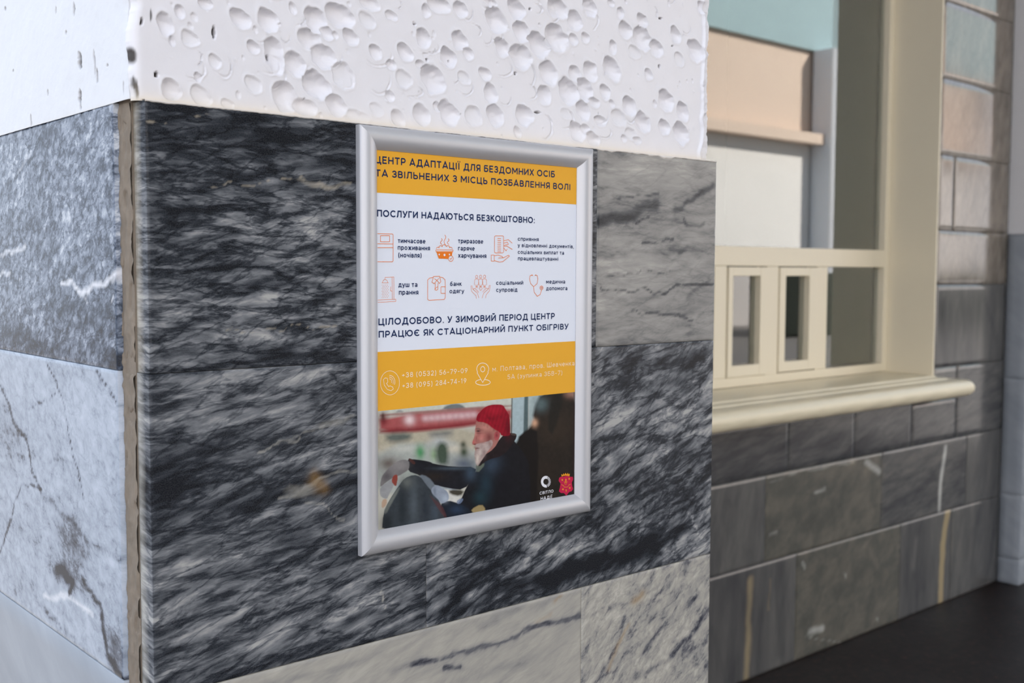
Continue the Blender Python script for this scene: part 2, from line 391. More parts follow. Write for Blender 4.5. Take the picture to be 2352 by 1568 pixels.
pL1 = painter([('w', [(140, 650), (190, 662), (215, 660), (250, 640), (292, 612)], 9, 1.1), ('w', [(190, 660), (200, 690)], 7, .9), ('w', [(0, 590), (30, 575), (60, 570)], 8, .9), ('w', [(0, 630), (22, 620)], 8, .9),
               ('w', [(46, 640), (48, 740)], 3, .9), ('T', 200, 720, 130, 40, -.22), ('T', 270, 830, 50, 26, -.45), ('T', 30, 770, 60, 26, -.3), ('T', 130, 800, 120, 20, -.15),
               ('T', 30, 370, 50, 60, .12), ('t', [(0, 450), (60, 380), (120, 290)], 12, -.2), ('w', [(40, 400), (72, 350)], 6, .6), ('T', 250, 320, 30, 24, .25), ('T', 200, 420, 120, 100, .08),
               ('w', [(252, 690), (257, 665)], 4, .8), ('t', [(288, 230), (290, 855)], 3, .5), ('T', 60, 520, 60, 50, -.1)], cL, .54)
pL2 = painter([('t', [(0, 890), (30, 960), (60, 1015), (80, 1090), (95, 1120)], 7, -.55), ('t', [(110, 830), (150, 930), (160, 1000), (185, 1100), (195, 1150)], 3.5, -.5), ('t', [(220, 855), (255, 900), (295, 990)], 3.5, -.45),
               ('t', [(60, 940), (130, 905)], 2.5, -.35), ('t', [(95, 1120), (50, 1110), (30, 1170), (0, 1270)], 4, -.45), ('t', [(95, 1130), (150, 1190), (200, 1240), (290, 1290)], 8, -.25),
               ('T', 165, 1250, 35, 50, -.35), ('T', 150, 1320, 30, 26, -.5), ('t', [(130, 1300), (170, 1340), (160, 1360)], 8, -.55), ('t', [(190, 1330), (230, 1400), (250, 1500), (280, 1560)], 10, -.6),
               ('T', 270, 1500, 26, 60, -.4), ('w', [(100, 1360), (170, 1375), (210, 1415)], 9, 1.0), ('T', 40, 1200, 50, 40, -.1), ('T', 60, 1350, 60, 30, -.1), ('t', [(100, 1390), (170, 1470)], 5, -.35),
               ('T', 190, 950, 90, 60, .14), ('T', 250, 1290, 24, 20, .2), ('t', [(0, 1050), (100, 1050), (190, 1060), (295, 1075)], 2.5, -.18), ('t', [(0, 980), (60, 1000)], 3, -.25),
               ('T', 20, 1010, 40, 60, -.14)], cL, .60)

SF = dict(res=.003, thick=.026, chip=.00035)
XJ = 0.9800; XJ2 = 0.7166; XJ3 = 0.9580; XA = .4048
slab('marble_slab', ('Y', FY), XA, XJ, Z_J1, Z_TOP, mA1, wf, paint=pA1, seed=1, **SF)
slab('marble_slab', ('Y', FY), XJ, XR, Z_J1, Z_TOP-.001, mA2, wf, paint=pA2, seed=2, **SF)
slab('marble_slab', ('Y', FY), XA-.001, XJ2, Z_J2, Z_J1, mB1, wf, paint=pB1, seed=3, **SF)
slab('marble_slab', ('Y', FY), XJ2, XR, Z_J2, Z_J1, mB2, wf, paint=pB2, seed=4, **SF)
slab('marble_slab', ('Y', FY), XA, XJ3, Z_J3, Z_J2, mC1, wf, paint=pC1, seed=5, **SF)
slab('marble_slab', ('Y', FY), XJ3, XR, Z_J3, Z_J2, mC2, wf, paint=pC2, seed=6, **SF)
for z0, z1, sp_ in ((.40, Z_J3, .70), (.0, .40, .95)):
    slab('marble_slab', ('Y', FY), XA, sp_, z0, z1, mB1, wf, thick=.026)
    slab('marble_slab', ('Y', FY), sp_, XR, z0, z1, mC2, wf, thick=.026)
# left face slabs
YL = 1.0145
SL = dict(res=.0035, thick=.019, chip=.0003)
slab('marble_slab', ('X', LX), YL, 1.62, Z_J1, Z_TOP+.0025, mL1, wl, paint=pL1, seed=7, **SL)
slab('marble_slab', ('X', LX), 1.62, 2.316, Z_J1, Z_TOP+.0025, mL2, wl, thick=.019)
slab('marble_slab', ('X', LX), YL+.0015, 1.58, EYE-.392, Z_J1, mL2, wl, paint=pL2, seed=8, **SL)
slab('marble_slab', ('X', LX), 1.58, 2.316, EYE-.392, Z_J1, mL1, wl, thick=.019)
slab('marble_slab', ('X', LX), YL, 1.75, .70, EYE-.392, mL3, wl, thick=.019)
slab('marble_slab', ('X', LX), 1.75, 2.316, .70, EYE-.392, mL2, wl, thick=.019)
slab('marble_slab', ('X', LX), YL, 2.316, .35, .70, mL1, wl, thick=.019)
slab('marble_slab', ('X', LX), YL, 2.316, .0, .35, mL3, wl, thick=.019)
# mortar filling of the open corner joint (lumpy strip between the two claddings)
def joint_place(s, z):
    n = fbm(s*300, z*90, 4)-.5
    hole = np.clip(fbm(s*120+5, z*45+2, 2)-.66, 0, 1)*.05
    return .4022+.0042*n+hole, s, z
me = grid_mesh('corner_joint', np.linspace(.9866, YL, 14), np.linspace(0, Z_TOP, 700), joint_place,
               lambda s, z: (0*s, 0*s, 0*s), flip=True)
link('corner_joint', me, M['mortar'], wl, True)
# ---- cratered plaster
KA = [(265,190,60,85),(375,95,40,60),(575,30,50,45),(490,135,25,30),(455,300,65,60),(320,320,25,40),(850,145,80,70),(1060,160,75,90),(1250,65,30,45),
(1430,160,80,105),(1620,125,105,90),(1830,160,60,60),(1840,30,85,50),(1385,310,85,80),(1515,265,45,50),(1580,275,20,30),(1700,290,55,65),(945,365,45,50),
(1110,440,70,130),(1270,500,75,90),(1490,440,90,90),(1640,590,90,100),(1435,665,100,105),(940,655,65,60),(1195,750,85,110),(650,480,50,55),(515,600,25,40),
(545,745,80,75),(745,805,50,40),(1340,830,85,70),(1590,820,75,80),(1750,900,85,50),(2010,120,45,35),(2260,300,55,75),(2120,405,55,65),(1890,400,50,55),
(2010,500,35,40),(2110,610,65,65),(2235,500,35,35),(2005,745,35,40),(2065,920,55,65),(1900,850,50,50),(310,700,70,80)]
KB = [(190,40,85,60),(95,85,35,50),(355,80,50,60),(580,20,50,30),(780,75,60,80),(630,160,75,95),(820,245,60,80),(1090,70,75,75),(1225,160,50,75),(1340,60,50,70),
(1500,25,25,30),(1570,100,25,45),(1735,160,40,50),(1610,230,50,60),(1735,290,65,90),(1090,290,85,100),(960,345,80,95),(1215,305,35,45),(1310,290,30,40),
(1850,370,50,65),(1995,265,40,60),(2150,385,60,85),(1680,395,45,45),(1520,360,30,55),(820,435,85,90),(675,365,55,70),(345,310,55,75),(265,440,60,75),(415,415,40,45),
(150,610,90,105),(385,595,45,45),(545,565,45,50),(1030,560,65,90),(1230,560,45,60),(1350,545,50,75),(1515,530,65,85),(1790,570,30,45),(1180,700,70,100),
(1305,680,60,90),(1455,700,40,55),(585,715,50,75),(1000,725,50,75),(265,860,75,95),(450,885,60,80),(620,885,60,80),(840,885,65,75),(175,815,25,40),(65,880,65,80),
(1165,870,40,40),(1295,845,55,75),(1380,780,40,40),(1640,810,50,75),(1560,900,55,65),(1745,930,55,75),(1905,965,40,60),(1920,770,60,80),(2045,850,45,70),
(2030,1020,60,85),(1245,1000,55,75),(1310,985,30,40),(1365,1060,45,55),(790,1010,30,45),(1650,1020,40,50),(1700,1070,30,30),(1420,920,40,40),(1600,1060,20,30),
(1510,790,20,30),(1835,795,15,30),(2020,450,35,50),(2190,60,30,45)]
SHALLOW = {(455,300),(940,655),(1750,900),(1640,590),(1830,160),(2110,610),(650,480),(745,805),(1900,850),(545,745),(385,595),(2020,450),(1165,870),(1560,900),(1650,1020),(1680,395),(450,885),(490,135)}
ARC = [('A',1190,270,40,60),('A',1340,480,30,120),('A',1900,420,110,85),('A',1920,620,80,110),('A',710,500,60,100),('A',300,690,75,85),('A',2290,380,60,25),('A',1290,150,50,40),
       ('A',2170,700,80,45),('A',2050,30,40,40),('A',500,450,45,60),('B',980,960,75,95),('B',1130,900,95,80),('B',870,700,70,60),('B',910,60,70,40),('B',1340,150,60,80),
       ('B',450,230,60,45),('B',560,280,35,60),('B',690,750,50,50),('B',390,660,60,60),('B',1440,1000,60,50),('B',1380,860,25,30),('B',100,360,90,50),('B',680,520,70,60),('A',1060,480,110,90)]
HOLES = [('A',195,575,15,20),('A',2284,462,8,9),('B',775,560,9,10),('B',945,855,22,7),('B',1870,505,7,12),('A',640,250,12,45),('B',885,68,7,6),('A',80,165,9,28),('A',1340,762,7,4),
         ('B',965,718,8,10),('B',10,185,6,6),('B',290,460,4,5),('A',1080,440,8,22),('B',1970,350,8,5),('B',1880,140,14,5)]
def uncrop(tagc, x, y):
    return (300+x/3.36, y/3.36) if tagc == 'A' else (950+x/3.3127, y/3.3127)
PLY = .9665
def ell(tagc, x, y, rx, ry):
    X0, Y0 = uncrop(tagc, x, y); X1, Y1 = uncrop(tagc, x+rx, y+ry)
    c = onY(X0, Y0, PLY); e = onY(X1, Y0, PLY); f = onY(X0, Y1, PLY)
    return c[0], c[1], abs(e[0]-c[0]), abs(f[1]-c[1])
craters = []
for tagc, K in (('A', KA), ('B', KB)):
    for k in K:
        c = ell(tagc, *k); dp = .74*min(c[2], c[3]); dp *= .35 if (k[0], k[1]) in SHALLOW else 1
        craters.append(c+(dp,))
rc = random.Random(5)
for i in range(150):      # the same shells go on above and across the frame edge
    z = rc.uniform(1.62, 3.1); x = rc.uniform(.42, 1.19)
    if z > EYE+.17+(x-.4)*.22+.07:
        r = rc.uniform(.004, .0115); craters.append((x, z, r, r*rc.uniform(.8, 1.2), .45*r))
for i in range(330):      # small pocks and grains in between
    x = rc.uniform(.41, 1.2); z = rc.uniform(1.6, 1.92); r = rc.uniform(.0009, .0026)
    craters.append((x, z, r, r*rc.uniform(.6, 1.6), rc.choice([.5, .35, -.3])*r))
arcs = [ell(*a)+(i*1.7,) for i, a in enumerate(ARC)]
for i in range(60):
    r = rc.uniform(.004, .012); arcs.append((rc.uniform(.42, 1.2), rc.uniform(1.61, 1.9), r, r*rc.uniform(.6, 1.3), rc.uniform(0, 6.28)))
holes = [ell(*h) for h in HOLES]
def edge_wob(z):
    return (fbm(z*28, z*0+3, 4)-.5)*.010 + (fbm(z*120, z*0+8, 3)-.5)*.003
def relief(s, z):
    """height of the plaster face, positive = out of the wall"""
    h = (fbm(s*9, z*9, 3)-.5)*.0035 + (fbm(s*70, z*70, 3)-.5)*.0007
    wx = (fbm(s*110+4, z*110, 2)-.5); wz = (fbm(s*110+40, z*110+9, 2)-.5)
    for (cx, cz, rx, rz, dp) in craters:
        m = (np.abs(s-cx) < rx*1.7) & (np.abs(z-cz) < rz*1.7)
        if not m.any(): continue
        a, b = (s[m]-cx)/rx + wx[m]*.45, (z[m]-cz)/rz + wz[m]*.45
        q = a+.25*b; r = np.sqrt(q*q + b*b*(1+.22*a))
        bowl = np.clip(1-r*r, 0, 1)**.62
        skew = 1 + .38*(b*.8 - a*.6)            # deepest towards the upper left, like a pressed shell
        hh = -dp*bowl*skew + (abs(dp) > .001)*.0005*np.exp(-((r-1.12)/.13)**2)
        h[m] = np.where(bowl > 0, np.minimum(h[m], h[m]*.3+hh) if dp > 0 else h[m]+hh, h[m]+hh)
    for (cx, cz, rx, rz, ph) in arcs:
        m = (np.abs(s-cx) < rx*1.5) & (np.abs(z-cz) < rz*1.5)
        if not m.any(): continue
        a, b = (s[m]-cx)/rx + wx[m]*.3, (z[m]-cz)/rz + wz[m]*.3
        r = np.hypot(a, b); th = np.arctan2(b, a)
        g = np.clip(np.cos(th-(ph % 1.6-1.3))*1.4, 0, 1)
        h[m] += g*(-.0016*np.exp(-((r-1)/.07)**2) + .0008*np.exp(-((r-1.12)/.06)**2))
    for (cx, cz, rx, rz) in holes:
        m = (np.abs(s-cx) < rx*2) & (np.abs(z-cz) < rz*2)
        r = np.hypot((s[m]-cx)/rx, (z[m]-cz)/rz); h[m] -= .006*np.clip(1.25-r, 0, 1)**.6
    return h
def tint_front(s, z):
    d = np.zeros(s.shape)
    for (cx, cz, rx, rz) in holes:
        r = np.hypot((s-cx)/rx, (z-cz)/rz); d = np.maximum(d, np.clip((1.15-r)*3, 0, 1))
    for (px, py, rx, rz) in ((306, 126, .004, .008), (313, 205, .0018, .010), (309, 190, .0016, .007), (345, 35, .0012, .006)):
        cx, cz = onY(px, py, PLY); r = np.hypot((s-cx)/rx, (z-cz)/rz); d = np.maximum(d, np.clip((1.1-r)*2, 0, 1))
    warm = np.exp(-(z-Z_TOP)/.006)*.8
    return d*.97, warm, 0*s
CX = .3965                 # plaster corner
def front_place(s, z):
    h = relief(s, z)
    e = edge_wob(z)
    k = np.clip((s-CX)/.010, 0, 1); rnd = .0075*(1-np.sqrt(np.clip(1-(1-k)**2, 0, 1)))
    X = s + e*(1-np.clip((s-CX)/.02, 0, 1))
    # right edge: a wavering rib of paint and a crumbled arris
    rx = 1.186 + (fbm(z*38, z*0+5, 3)-.5)*.014
    h = h + .0042*np.exp(-((s-rx)/.0022)**2) - .003*np.clip((s-rx)/.004, 0, 1) - .0025*np.clip((s-rx)/.01, 0, 1)*fbm(s*140, z*140, 3)*2
    k2 = np.clip((1.2095-s)/.006, 0, 1); rnd2 = .008*(1-np.sqrt(np.clip(1-(1-k2)**2, 0, 1)))
    X = X + (fbm(z*60, z*0+12, 3)-.5)*.006*(1-np.clip((1.2095-s)/.01, 0, 1))
    return X, PLY - h*(1-np.clip((CX+.004-s)/.004, 0, 1)) + rnd + rnd2 + np.abs(e)*.2*(1-k), z
Sg = np.linspace(CX, 1.2095, 742)
Zg = np.concatenate([np.linspace(Z_TOP-.0005, EYE+.415, 245), np.linspace(EYE+.42, 5.2, 360)])
me = grid_mesh('plaster', Sg, Zg, front_place, tint_front)
link('plaster', me, M['plaster'], wf, True)['label'] = 'white painted plaster pitted with shell-shaped craters'
LHOLES = [(128, 25, .0012, .004), (170, 22, .003, .006), (183, 140, .0045, .0075), (182, 222, .004, .006), (183, 235, .0025, .006), (12, 20, .003, .0022), (72, 278, .0018, .006),
          (215, 130, .0012, .006), (217, 150, .0016, .009), (222, 175, .0022, .006), (31, 163, .002, .0015), (245, 150, .002, .001), (152, 75, .002, .002), (282, 200, .0008, .006), (110, 213, .002, .003)]
lh = []
for (px, py, ry, rz) in LHOLES:
    y_, z_ = onX(px, py, CX); lh.append((y_, z_, ry, rz))
def lhd(s, z):
    d = np.zeros(s.shape); wx = (fbm(s*260, z*260, 2)-.5)
    for i, (cy, cz, ry, rz) in enumerate(lh):
        r = np.hypot((s-cy)/ry+wx*.8, (z-cz)/rz+wx*.5); d = np.maximum(d, np.clip((1.2-r)*2, 0, 1)*(1 if i in (2, 3, 4, 8, 9, 6) else .55))
    return d
def left_place(s, z):
    e = edge_wob(z); h = (fbm(s*12+3, z*12, 3)-.5)*.002 + (fbm(s*90, z*90, 3)-.5)*.0006 - .004*lhd(s, z)
    k = np.clip((s-PLY)/.010, 0, 1); rnd = .0075*(1-np.sqrt(np.clip(1-(1-k)**2, 0, 1)))
    f = np.clip((s-PLY)/.004, 0, 1)
    X = CX - h*f + rnd + e*(1-np.clip((s-PLY)/.02, 0, 1))
    return X, s + .0075*(1-k) + np.abs(e)*.2*(1-k), z
Sl = np.concatenate([np.linspace(PLY, 1.42, 420), np.linspace(1.425, 2.318, 60)])
Zl = np.concatenate([np.linspace(Z_TOP+.0015, EYE+.30, 150), np.linspace(EYE+.305, 5.2, 260)])
me = grid_mesh('plaster', Sl, Zl, left_place, lambda s, z: (lhd(s, z)*.95, np.exp(-(z-Z_TOP)/.002)*.5, 0*s), flip=True)
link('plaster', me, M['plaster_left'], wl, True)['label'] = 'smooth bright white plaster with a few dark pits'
# ragged lip of paint over the tile tops
def lip_place(s, z):
    t = (z-Z_TOP)/.004           # 0 top .. -1 bottom
    rag = .0012 + .006*np.clip(fbm(s*45, s*0+1, 4)-.42, 0, 1)*(.5+1.6*np.clip((s-.95)/.1, 0, 1)*(s < 1.13)) + .0006*fbm(s*300, s*0, 2)
    zz = Z_TOP + .0012 + t*(rag+.0012)
    return s, FY - .0009 + (t > -.01)*.008 + (t < -.99)*.0011 + .0004*fbm(s*200, z*0+7, 2), zz
me = grid_mesh('paint_edge', np.linspace(XA, XR-.001, 600), np.array([Z_TOP-.004, Z_TOP-.0030, Z_TOP-.0015, Z_TOP]), lip_place, lambda s, z: (0*s, 0*s+.45, 0*s))
link('paint_edge', me, M['plaster'], wf, True)

# ---- recess wall with the ticket window
WX0, WX1, WZ0, WZ1 = 2.30, 4.400, 1.010, 2.95
wb = tag(boxes('wall_back', [(1.21, WX0, RY+.0215, 2.62, 0, 5.2), (WX1+.012, 5.40, RY+.0215, 2.62, 0, 5.2),
                              (WX0, WX1+.012, RY+.0215, 2.62, 0, .921), (WX0, WX1+.012, RY+.0215, 2.62, WZ1, 5.2)], M['joint']),
         'recessed wall of grey stone tiles around the cream ticket window', 'wall', 'structure')
bm_ = [marble('stone_grey_plain', 80, 14, 3.5, BACK, .35, .3, .4, .16, 21, spec=.6, fil=.06, bmp=.02),
       marble('stone_grey_layered', 12, 24, 5.0, BACK, .5, .3, .5, .14, 22, spec=.6, fil=.12, bmp=.02),
       marble('stone_brown_mottled', 30, 12, 1.4, [(0., rgb(58, 58, 54)), (.4, rgb(86, 85, 78)), (.7, rgb(108, 103, 93)), (1., rgb(146, 132, 112))], .6, .5, .9, .16, 23, spec=.6, fil=.08, bmp=.02),
       marble('stone_vertical_band', 88, 10, 5.0, BACK, .35, .6, .3, .15, 24, veinc=rgb(170, 152, 116), spec=.6, fil=.06, bmp=.02),
       marble('stone_polished', 75, 16, 2.0, [(0., rgb(66, 60, 54)), (.4, rgb(100, 92, 82)), (.7, rgb(128, 118, 106)), (1., rgb(150, 142, 132))], .6, .4, .6, .10, 25, spec=1.0, fil=.08, bmp=.02)]
cR = lambda x, y: onY(x, y, RY)
def pR(items, base=.5): return painter(items, cR, base, warp=.010, wf=9)
def wide(items, base=.5):
    f = pR([(i[0], i[1], i[2]*5, i[3]) if i[0] in 'twr' else i for i in items], base); return f
def bs(x0, x1, z0, z1, mi, paint=None, res=.02):
    slab('stone_tile', ('Y', RY), x0, x1, z0, z1, bm_[mi], wb, res=res, thick=.021, paint=paint, ch=.002, proud=random.uniform(0, .0015))
band = ('w', [(2165, 1020), (2160, 1110), (2150, 1170)], 5, .65)
gold = ('w', [(2178, 1170), (2165, 1250), (2160, 1400)], 10, 1.6)
R1, R2, R3 = .407, .722, 1.040
xs = [1.215, 1.98, 2.70, 3.434, 4.176, 4.612, 5.0625]; mi = [2, 0, 3, 2, 3, 0]
for i in range(6):
    pt = None; b = .5
    if i == 2: pt = wide([('w', [(1722, 1330), (1718, 1450), (1712, 1560)], 11, .9), ('t', [(1685, 1330), (1680, 1560)], 14, -.12), ('t', [(1800, 1300), (1790, 1500)], 16, -.15), ('w', [(1768, 1330), (1765, 1400)], 5, .6)], .5)
    if i == 3: pt = wide([('w', [(1860, 1450), (1890, 1440)], 8, .8), ('w', [(1845, 1290), (1850, 1300)], 6, .7), ('w', [(1938, 1318), (1942, 1325)], 4, .7), ('T', 1950, 1340, 70, 50, -.06), ('w', [(1850, 1460), (1960, 1480)], 3, .5), ('w', [(2012, 1420), (2016, 1425)], 4, .7), ('t', [(2000, 1260), (2020, 1300)], 5, .2)], .5)
    if i == 4: pt = wide([gold, ('t', [(2100, 1300), (2105, 1240)], 9, .25), ('T', 2080, 1320, 20, 60, -.1)], .5)
    bs(xs[i], xs[i+1], 0.0, R1, mi[i], pt, .012)
xs = [1.215, 1.80, 2.45, 3.235, 4.017, 4.730, 5.0625]; mi = [0, 2, 0, 2, 1, 0]
for i in range(6):
    pt = None
    if i == 3: pt = wide([('T', 1880, 1170, 80, 30, -.14), ('w', [(1990, 1060), (2020, 1080)], 9, .8), ('w', [(1765, 1105), (1850, 1080), (1960, 1060)], 4, .5), ('w', [(1872, 1130), (1895, 1122)], 5, .7), ('T', 1880, 1240, 70, 25, .10), ('w', [(1768, 1230), (1785, 1225)], 5, .6)], .5)
    if i == 4: pt = wide([('w', [(2172, 1030), (2160, 1110), (2158, 1170)], 8, 1.1), ('t', [(2030, 1170), (2090, 1130), (2150, 1100)], 7, -.25), ('t', [(2030, 1110), (2140, 1075)], 5, -.2), ('T', 2205, 1100, 15, 70, -.15)], .5)
    bs(xs[i], xs[i+1], R1, R2, mi[i], pt, .012)
xs = [1.215, 1.90, 2.60, 3.370, 3.807, 4.240, 4.620]; mi = [1, 0, 1, 1, 1, 1]
for i in range(6):
    bs(xs[i], xs[i+1], R2, .921 if xs[i+1] < 4.3 else R3-.14, mi[i], (lambda s, z: (np.full(s.shape, .36), 0*s, 0*s)))
bs(4.620, 5.0625, R2, R3, 1, wide([('t', [(2180, 960), (2300, 930)], 6, -.2)], .42))
bs(WX1+.012, 4.620, R3-.14, R3, 1)
rows = [R3, 1.395, 1.624, 1.941, 2.258, 2.575, 2.90, 3.25, 3.6, 4.0, 4.4, 4.8, 5.199]
for k in range(12):
    if k == 2:
        bs(WX1+.012, 4.545, rows[k], rows[k+1], 4); bs(4.545, 5.0625, rows[k], rows[k+1], 4)
    elif k == 0:
        bs(WX1+.012, 5.0625, rows[k], rows[k+1], 3, wide([('t', [(2165, 700), (2170, 850)], 10, -.3), ('t', [(2200, 690), (2210, 800)], 5, .15), ('t', [(2260, 680), (2290, 780)], 6, -.15)], .45))
    else:
        bs(WX1+.012, 5.0625, rows[k], rows[k+1], 4)
    bs(1.215, WX0, rows[k], rows[k+1], k % 4)
bs(1.215, WX0, R2+.21, R3, 1)
for zz in ((WZ1+.012, 3.25), (3.25, 3.6), (3.6, 4.0), (4.0, 4.4), (4.4, 4.8), (4.8, 5.199)):
    for i in range(3): bs(WX0+i*.70, WX0+(i+1)*.70+(.012 if i == 2 else 0), zz[0], zz[1], 4)

# ---- right pier
wr = tag(boxes('wall_right', [(5.0845, 8.5, 2.238, 2.62, 0, 1.622), (5.072, 8.5, 2.226, 2.62, 1.624, 5.2)], M['plaster_left']),
         'projecting right-hand pier, pale plaster above blue-grey stone', 'wall', 'structure')
for (z0, z1) in ((0, .12), (.12, .42), (.42, .96), (.96, 1.622)):
    slab('stone_tile', ('X', 5.0635), 2.219, RY-.001, z0, z1, mL3, wr, thick=.021, ch=.002)
    slab('stone_tile', ('Y', 2.217), 5.0645, 6.0, z0, z1, mL3, wr, thick=.021, ch=.002)

# ================================================================== TICKET WINDOW
win = tag(empty('window_1', (3.35, WY, WZ0)), 'cream-painted ticket window with two small sashes below a large pane', 'window', 'structure')
def wbox(name, bsx, bev=.002, par=win, mat='cream'):
    o = boxes(name, bsx, M[mat], None, bev); o.parent = par
    if par is win: o.matrix_parent_inverse = Matrix.Translation(-Vector(win.location))
    return o
TZ0, TZ1 = 1.467, 1.541
wbox('jamb', [(WX1, WX1+.011, RY-.002, WY+.05, WZ0, WZ1)], .0015)
wbox('jamb', [(WX0-.011, WX0, RY-.002, WY+.05, WZ0, WZ1)], .0015)
wbox('head_board', [(WX0-.011, WX1+.011, RY-.002, WY+.05, WZ1, WZ1+.012)], .0015)
wbox('window_frame', [(4.367, 4.3995, WY, WY+.055, 1.0135, WZ1), (WX0+.0005, WX0+.05, WY, WY+.055, 1.0135, WZ1),
                      (WX0+.05, 4.367, WY, WY+.055, 1.0135, 1.050), (WX0+.05, 4.367, WY, WY+.055, 2.90, WZ1)], .002)
wbox('transom', [(WX0+.05, 4.367, WY-.001, WY+.055, TZ0, TZ1)], .003)
wbox('mullion', [(3.521, 3.596, WY-.001, WY+.05, 1.048, 1.4668)], .003)
wbox('mullion', [(3.858, 3.934, WY-.001, WY+.05, 1.050, 1.4668)], .003)
wbox('mullion', [(3.20, 3.274, WY-.001, WY+.05, 1.050, 1.4668)], .003)
def pane(x0, x1, z0, z1, y, par=win):
    o = wbox('pane', [(x0, x1, y, y+.004, z0, z1)], 0, win, 'glass')
    o2 = wbox('pane', [(x0, x1, y+.016, y+.020, z0, z1)], 0, win, 'glass')  # second pane added to strengthen the mirrored light
    if par is not win:
        o.parent = par; o.matrix_parent_inverse = Matrix.Translation(-Vector(win.location))
    return o
pane(WX0+.045, 4.370, 1.538, 2.903, WY+.028)
pane(3.930, 4.370, 1.046, 1.470, WY+.028)
pane(WX0+.045, 3.203, 1.046, 1.470, WY+.028)
def sash(x0, x1, z0, z1, wl_, wr_, wt, wb_):
    yf = WY-.006
    o = wbox('sash', [(x0, x0+wl_, yf, WY+.045, z0, z1), (x1-wr_, x1, yf, WY+.045, z0, z1),
                      (x0+wl_-.001, x1-wr_+.001, yf+.0005, WY+.045, z1-wt, z1), (x0+wl_-.001, x1-wr_+.001, yf+.0005, WY+.045, z0, z0+wb_)], .0025)
    q = wbox('pane', [(x0+wl_-.004, x1-wr_+.004, WY+.020, WY+.024, z0+wb_-.004, z1-wt+.004)], 0, win, 'glass')
    q.parent = o; q.matrix_parent_inverse = Matrix.Identity(4)
    return o
sash(3.2785, 3.5180, 1.0515, 1.4640, .028, .044, .034, .043)
sash(3.5990, 3.8550, 1.0540, 1.4640, .040, .056, .034, .040)
# moulded sill with a mitred return
prof = [(-.217, 1.0125), (-.02, 1.0110), (.004, 1.0105), (.010, 1.0075), (.012, 1.0035), (.036, 1.0020), (.043, .9990), (.045, .9950), (.066, .9938), (.076, .9948)]
for k in range(1, 12):
    a = math.pi/2 - k*math.pi/11; prof.append((.088+.037*math.cos(a), .959+.037*math.sin(a)))
prof += [(.070, .922), (-.004, .922), (-.217, .922)]
vs, fs = [], []; n = len(prof); XB = 4.405
for s_i in range(61):
    x = 2.22 + (XB-2.22)*s_i/60
    for j, (o_, z_) in enumerate(prof):
        xx = x if s_i < 60 else XB + max(o_, 0)
        g = .0014*(math.sin(x*31+j)+math.sin(x*77+j*2)) * (1 if 9 <= j <= 18 else .2) * (s_i < 58)
        vs.append((xx, RY-o_+g*.5, z_+g*.6))
for (o_, z_) in prof: vs.append((XB+max(o_, 0), RY-min(max(o_, -.0), 0)*1.0 if o_ > 0 else RY-o_, z_))
for s_i in range(61):
    for j in range(n):
        a, b = s_i*n+j, s_i*n+(j+1) % n; fs.append((a, a+n, b+n, b))
fs.append(tuple(range(n)))
me = mesh_from('window_sill', vs, fs)
bm = bmesh.new(); bm.from_mesh(me); bmesh.ops.recalc_face_normals(bm, faces=bm.faces); bm.to_mesh(me); bm.free()
sill = link('window_sill', me, M['cream_sill'], win); sill.matrix_parent_inverse = Matrix.Translation(-Vector(win.location))
sill['label'] = 'cream painted sill with a rounded nose'
for p in me.polygons: p.use_smooth = len(p.vertices) == 4
md = sill.modifiers.new('edge', 'EDGE_SPLIT'); md.split_angle = math.radians(38)
# office behind the glass
tag(boxes('wall_rear', [(1.9, 5.0, 3.9, 4.0, 0, 3.2), (1.8, 1.9, 2.625, 4.0, 0, 3.2), (5.0, 5.1, 2.625, 4.0, 0, 3.2), (1.9, 5.0, 2.625, 3.9, -.08, 0), (1.9, 5.0, 2.625, 3.9, 3.1, 3.198)], M['room']),
    'dim grey office wall behind the ticket window', 'wall', 'structure')

# ================================================================== WORLD ACROSS THE STREET (reflected things, plus unseen blocks added to steer light)
bl = tag(empty('building', (20, -14, 0)), 'pale sunlit building with teal upper storey mirrored in the large window pane', 'building')
def bpart(name, b, mat):
    o = boxes(name, b, M[mat]); o.parent = bl; o.matrix_parent_inverse = Matrix.Translation(-Vector(bl.location)); return o
bpart('ground_storey', [(12, 70, -15, -14, -.085, 5.2)], 'white_wall')
bpart('middle_storey', [(12, 70, -15, -14.05, 5.5, 8.0)], 'peach')
bpart('cornice', [(12, 70, -15, -13.5, 5.2, 5.5)], 'peach')
bpart('upper_storey', [(12, 70, -15, -13.9, 8.0, 11.5)], 'teal')
bpart('light_blocker', [(0.1, 11.9, -14.5, -13.5, -.085, 9.5)], 'hedge')  # unseen dark block added to cut light reaching the pillar front
bpart('bounce_wall', [(-26, 0, -14, -13, -.085, 10.5)], 'pale_wall')  # unseen pale block added to bounce light in from the left
for k in range(5):
    bpart('column', [(28.6+k*9.5, 31.5+k*9.5, -13.95, -13.3, -.085, 8.0)], 'slate')
tag(boxes('hedge', [(21.4, 42, -10.8, -9.8, -.085, 1.42)], M['hedge'], None, .12, 3), 'dark clipped hedge added to darken the lower pane reflections', 'hedge')  # invented dark mass, sized so its reflection fills the lower panes

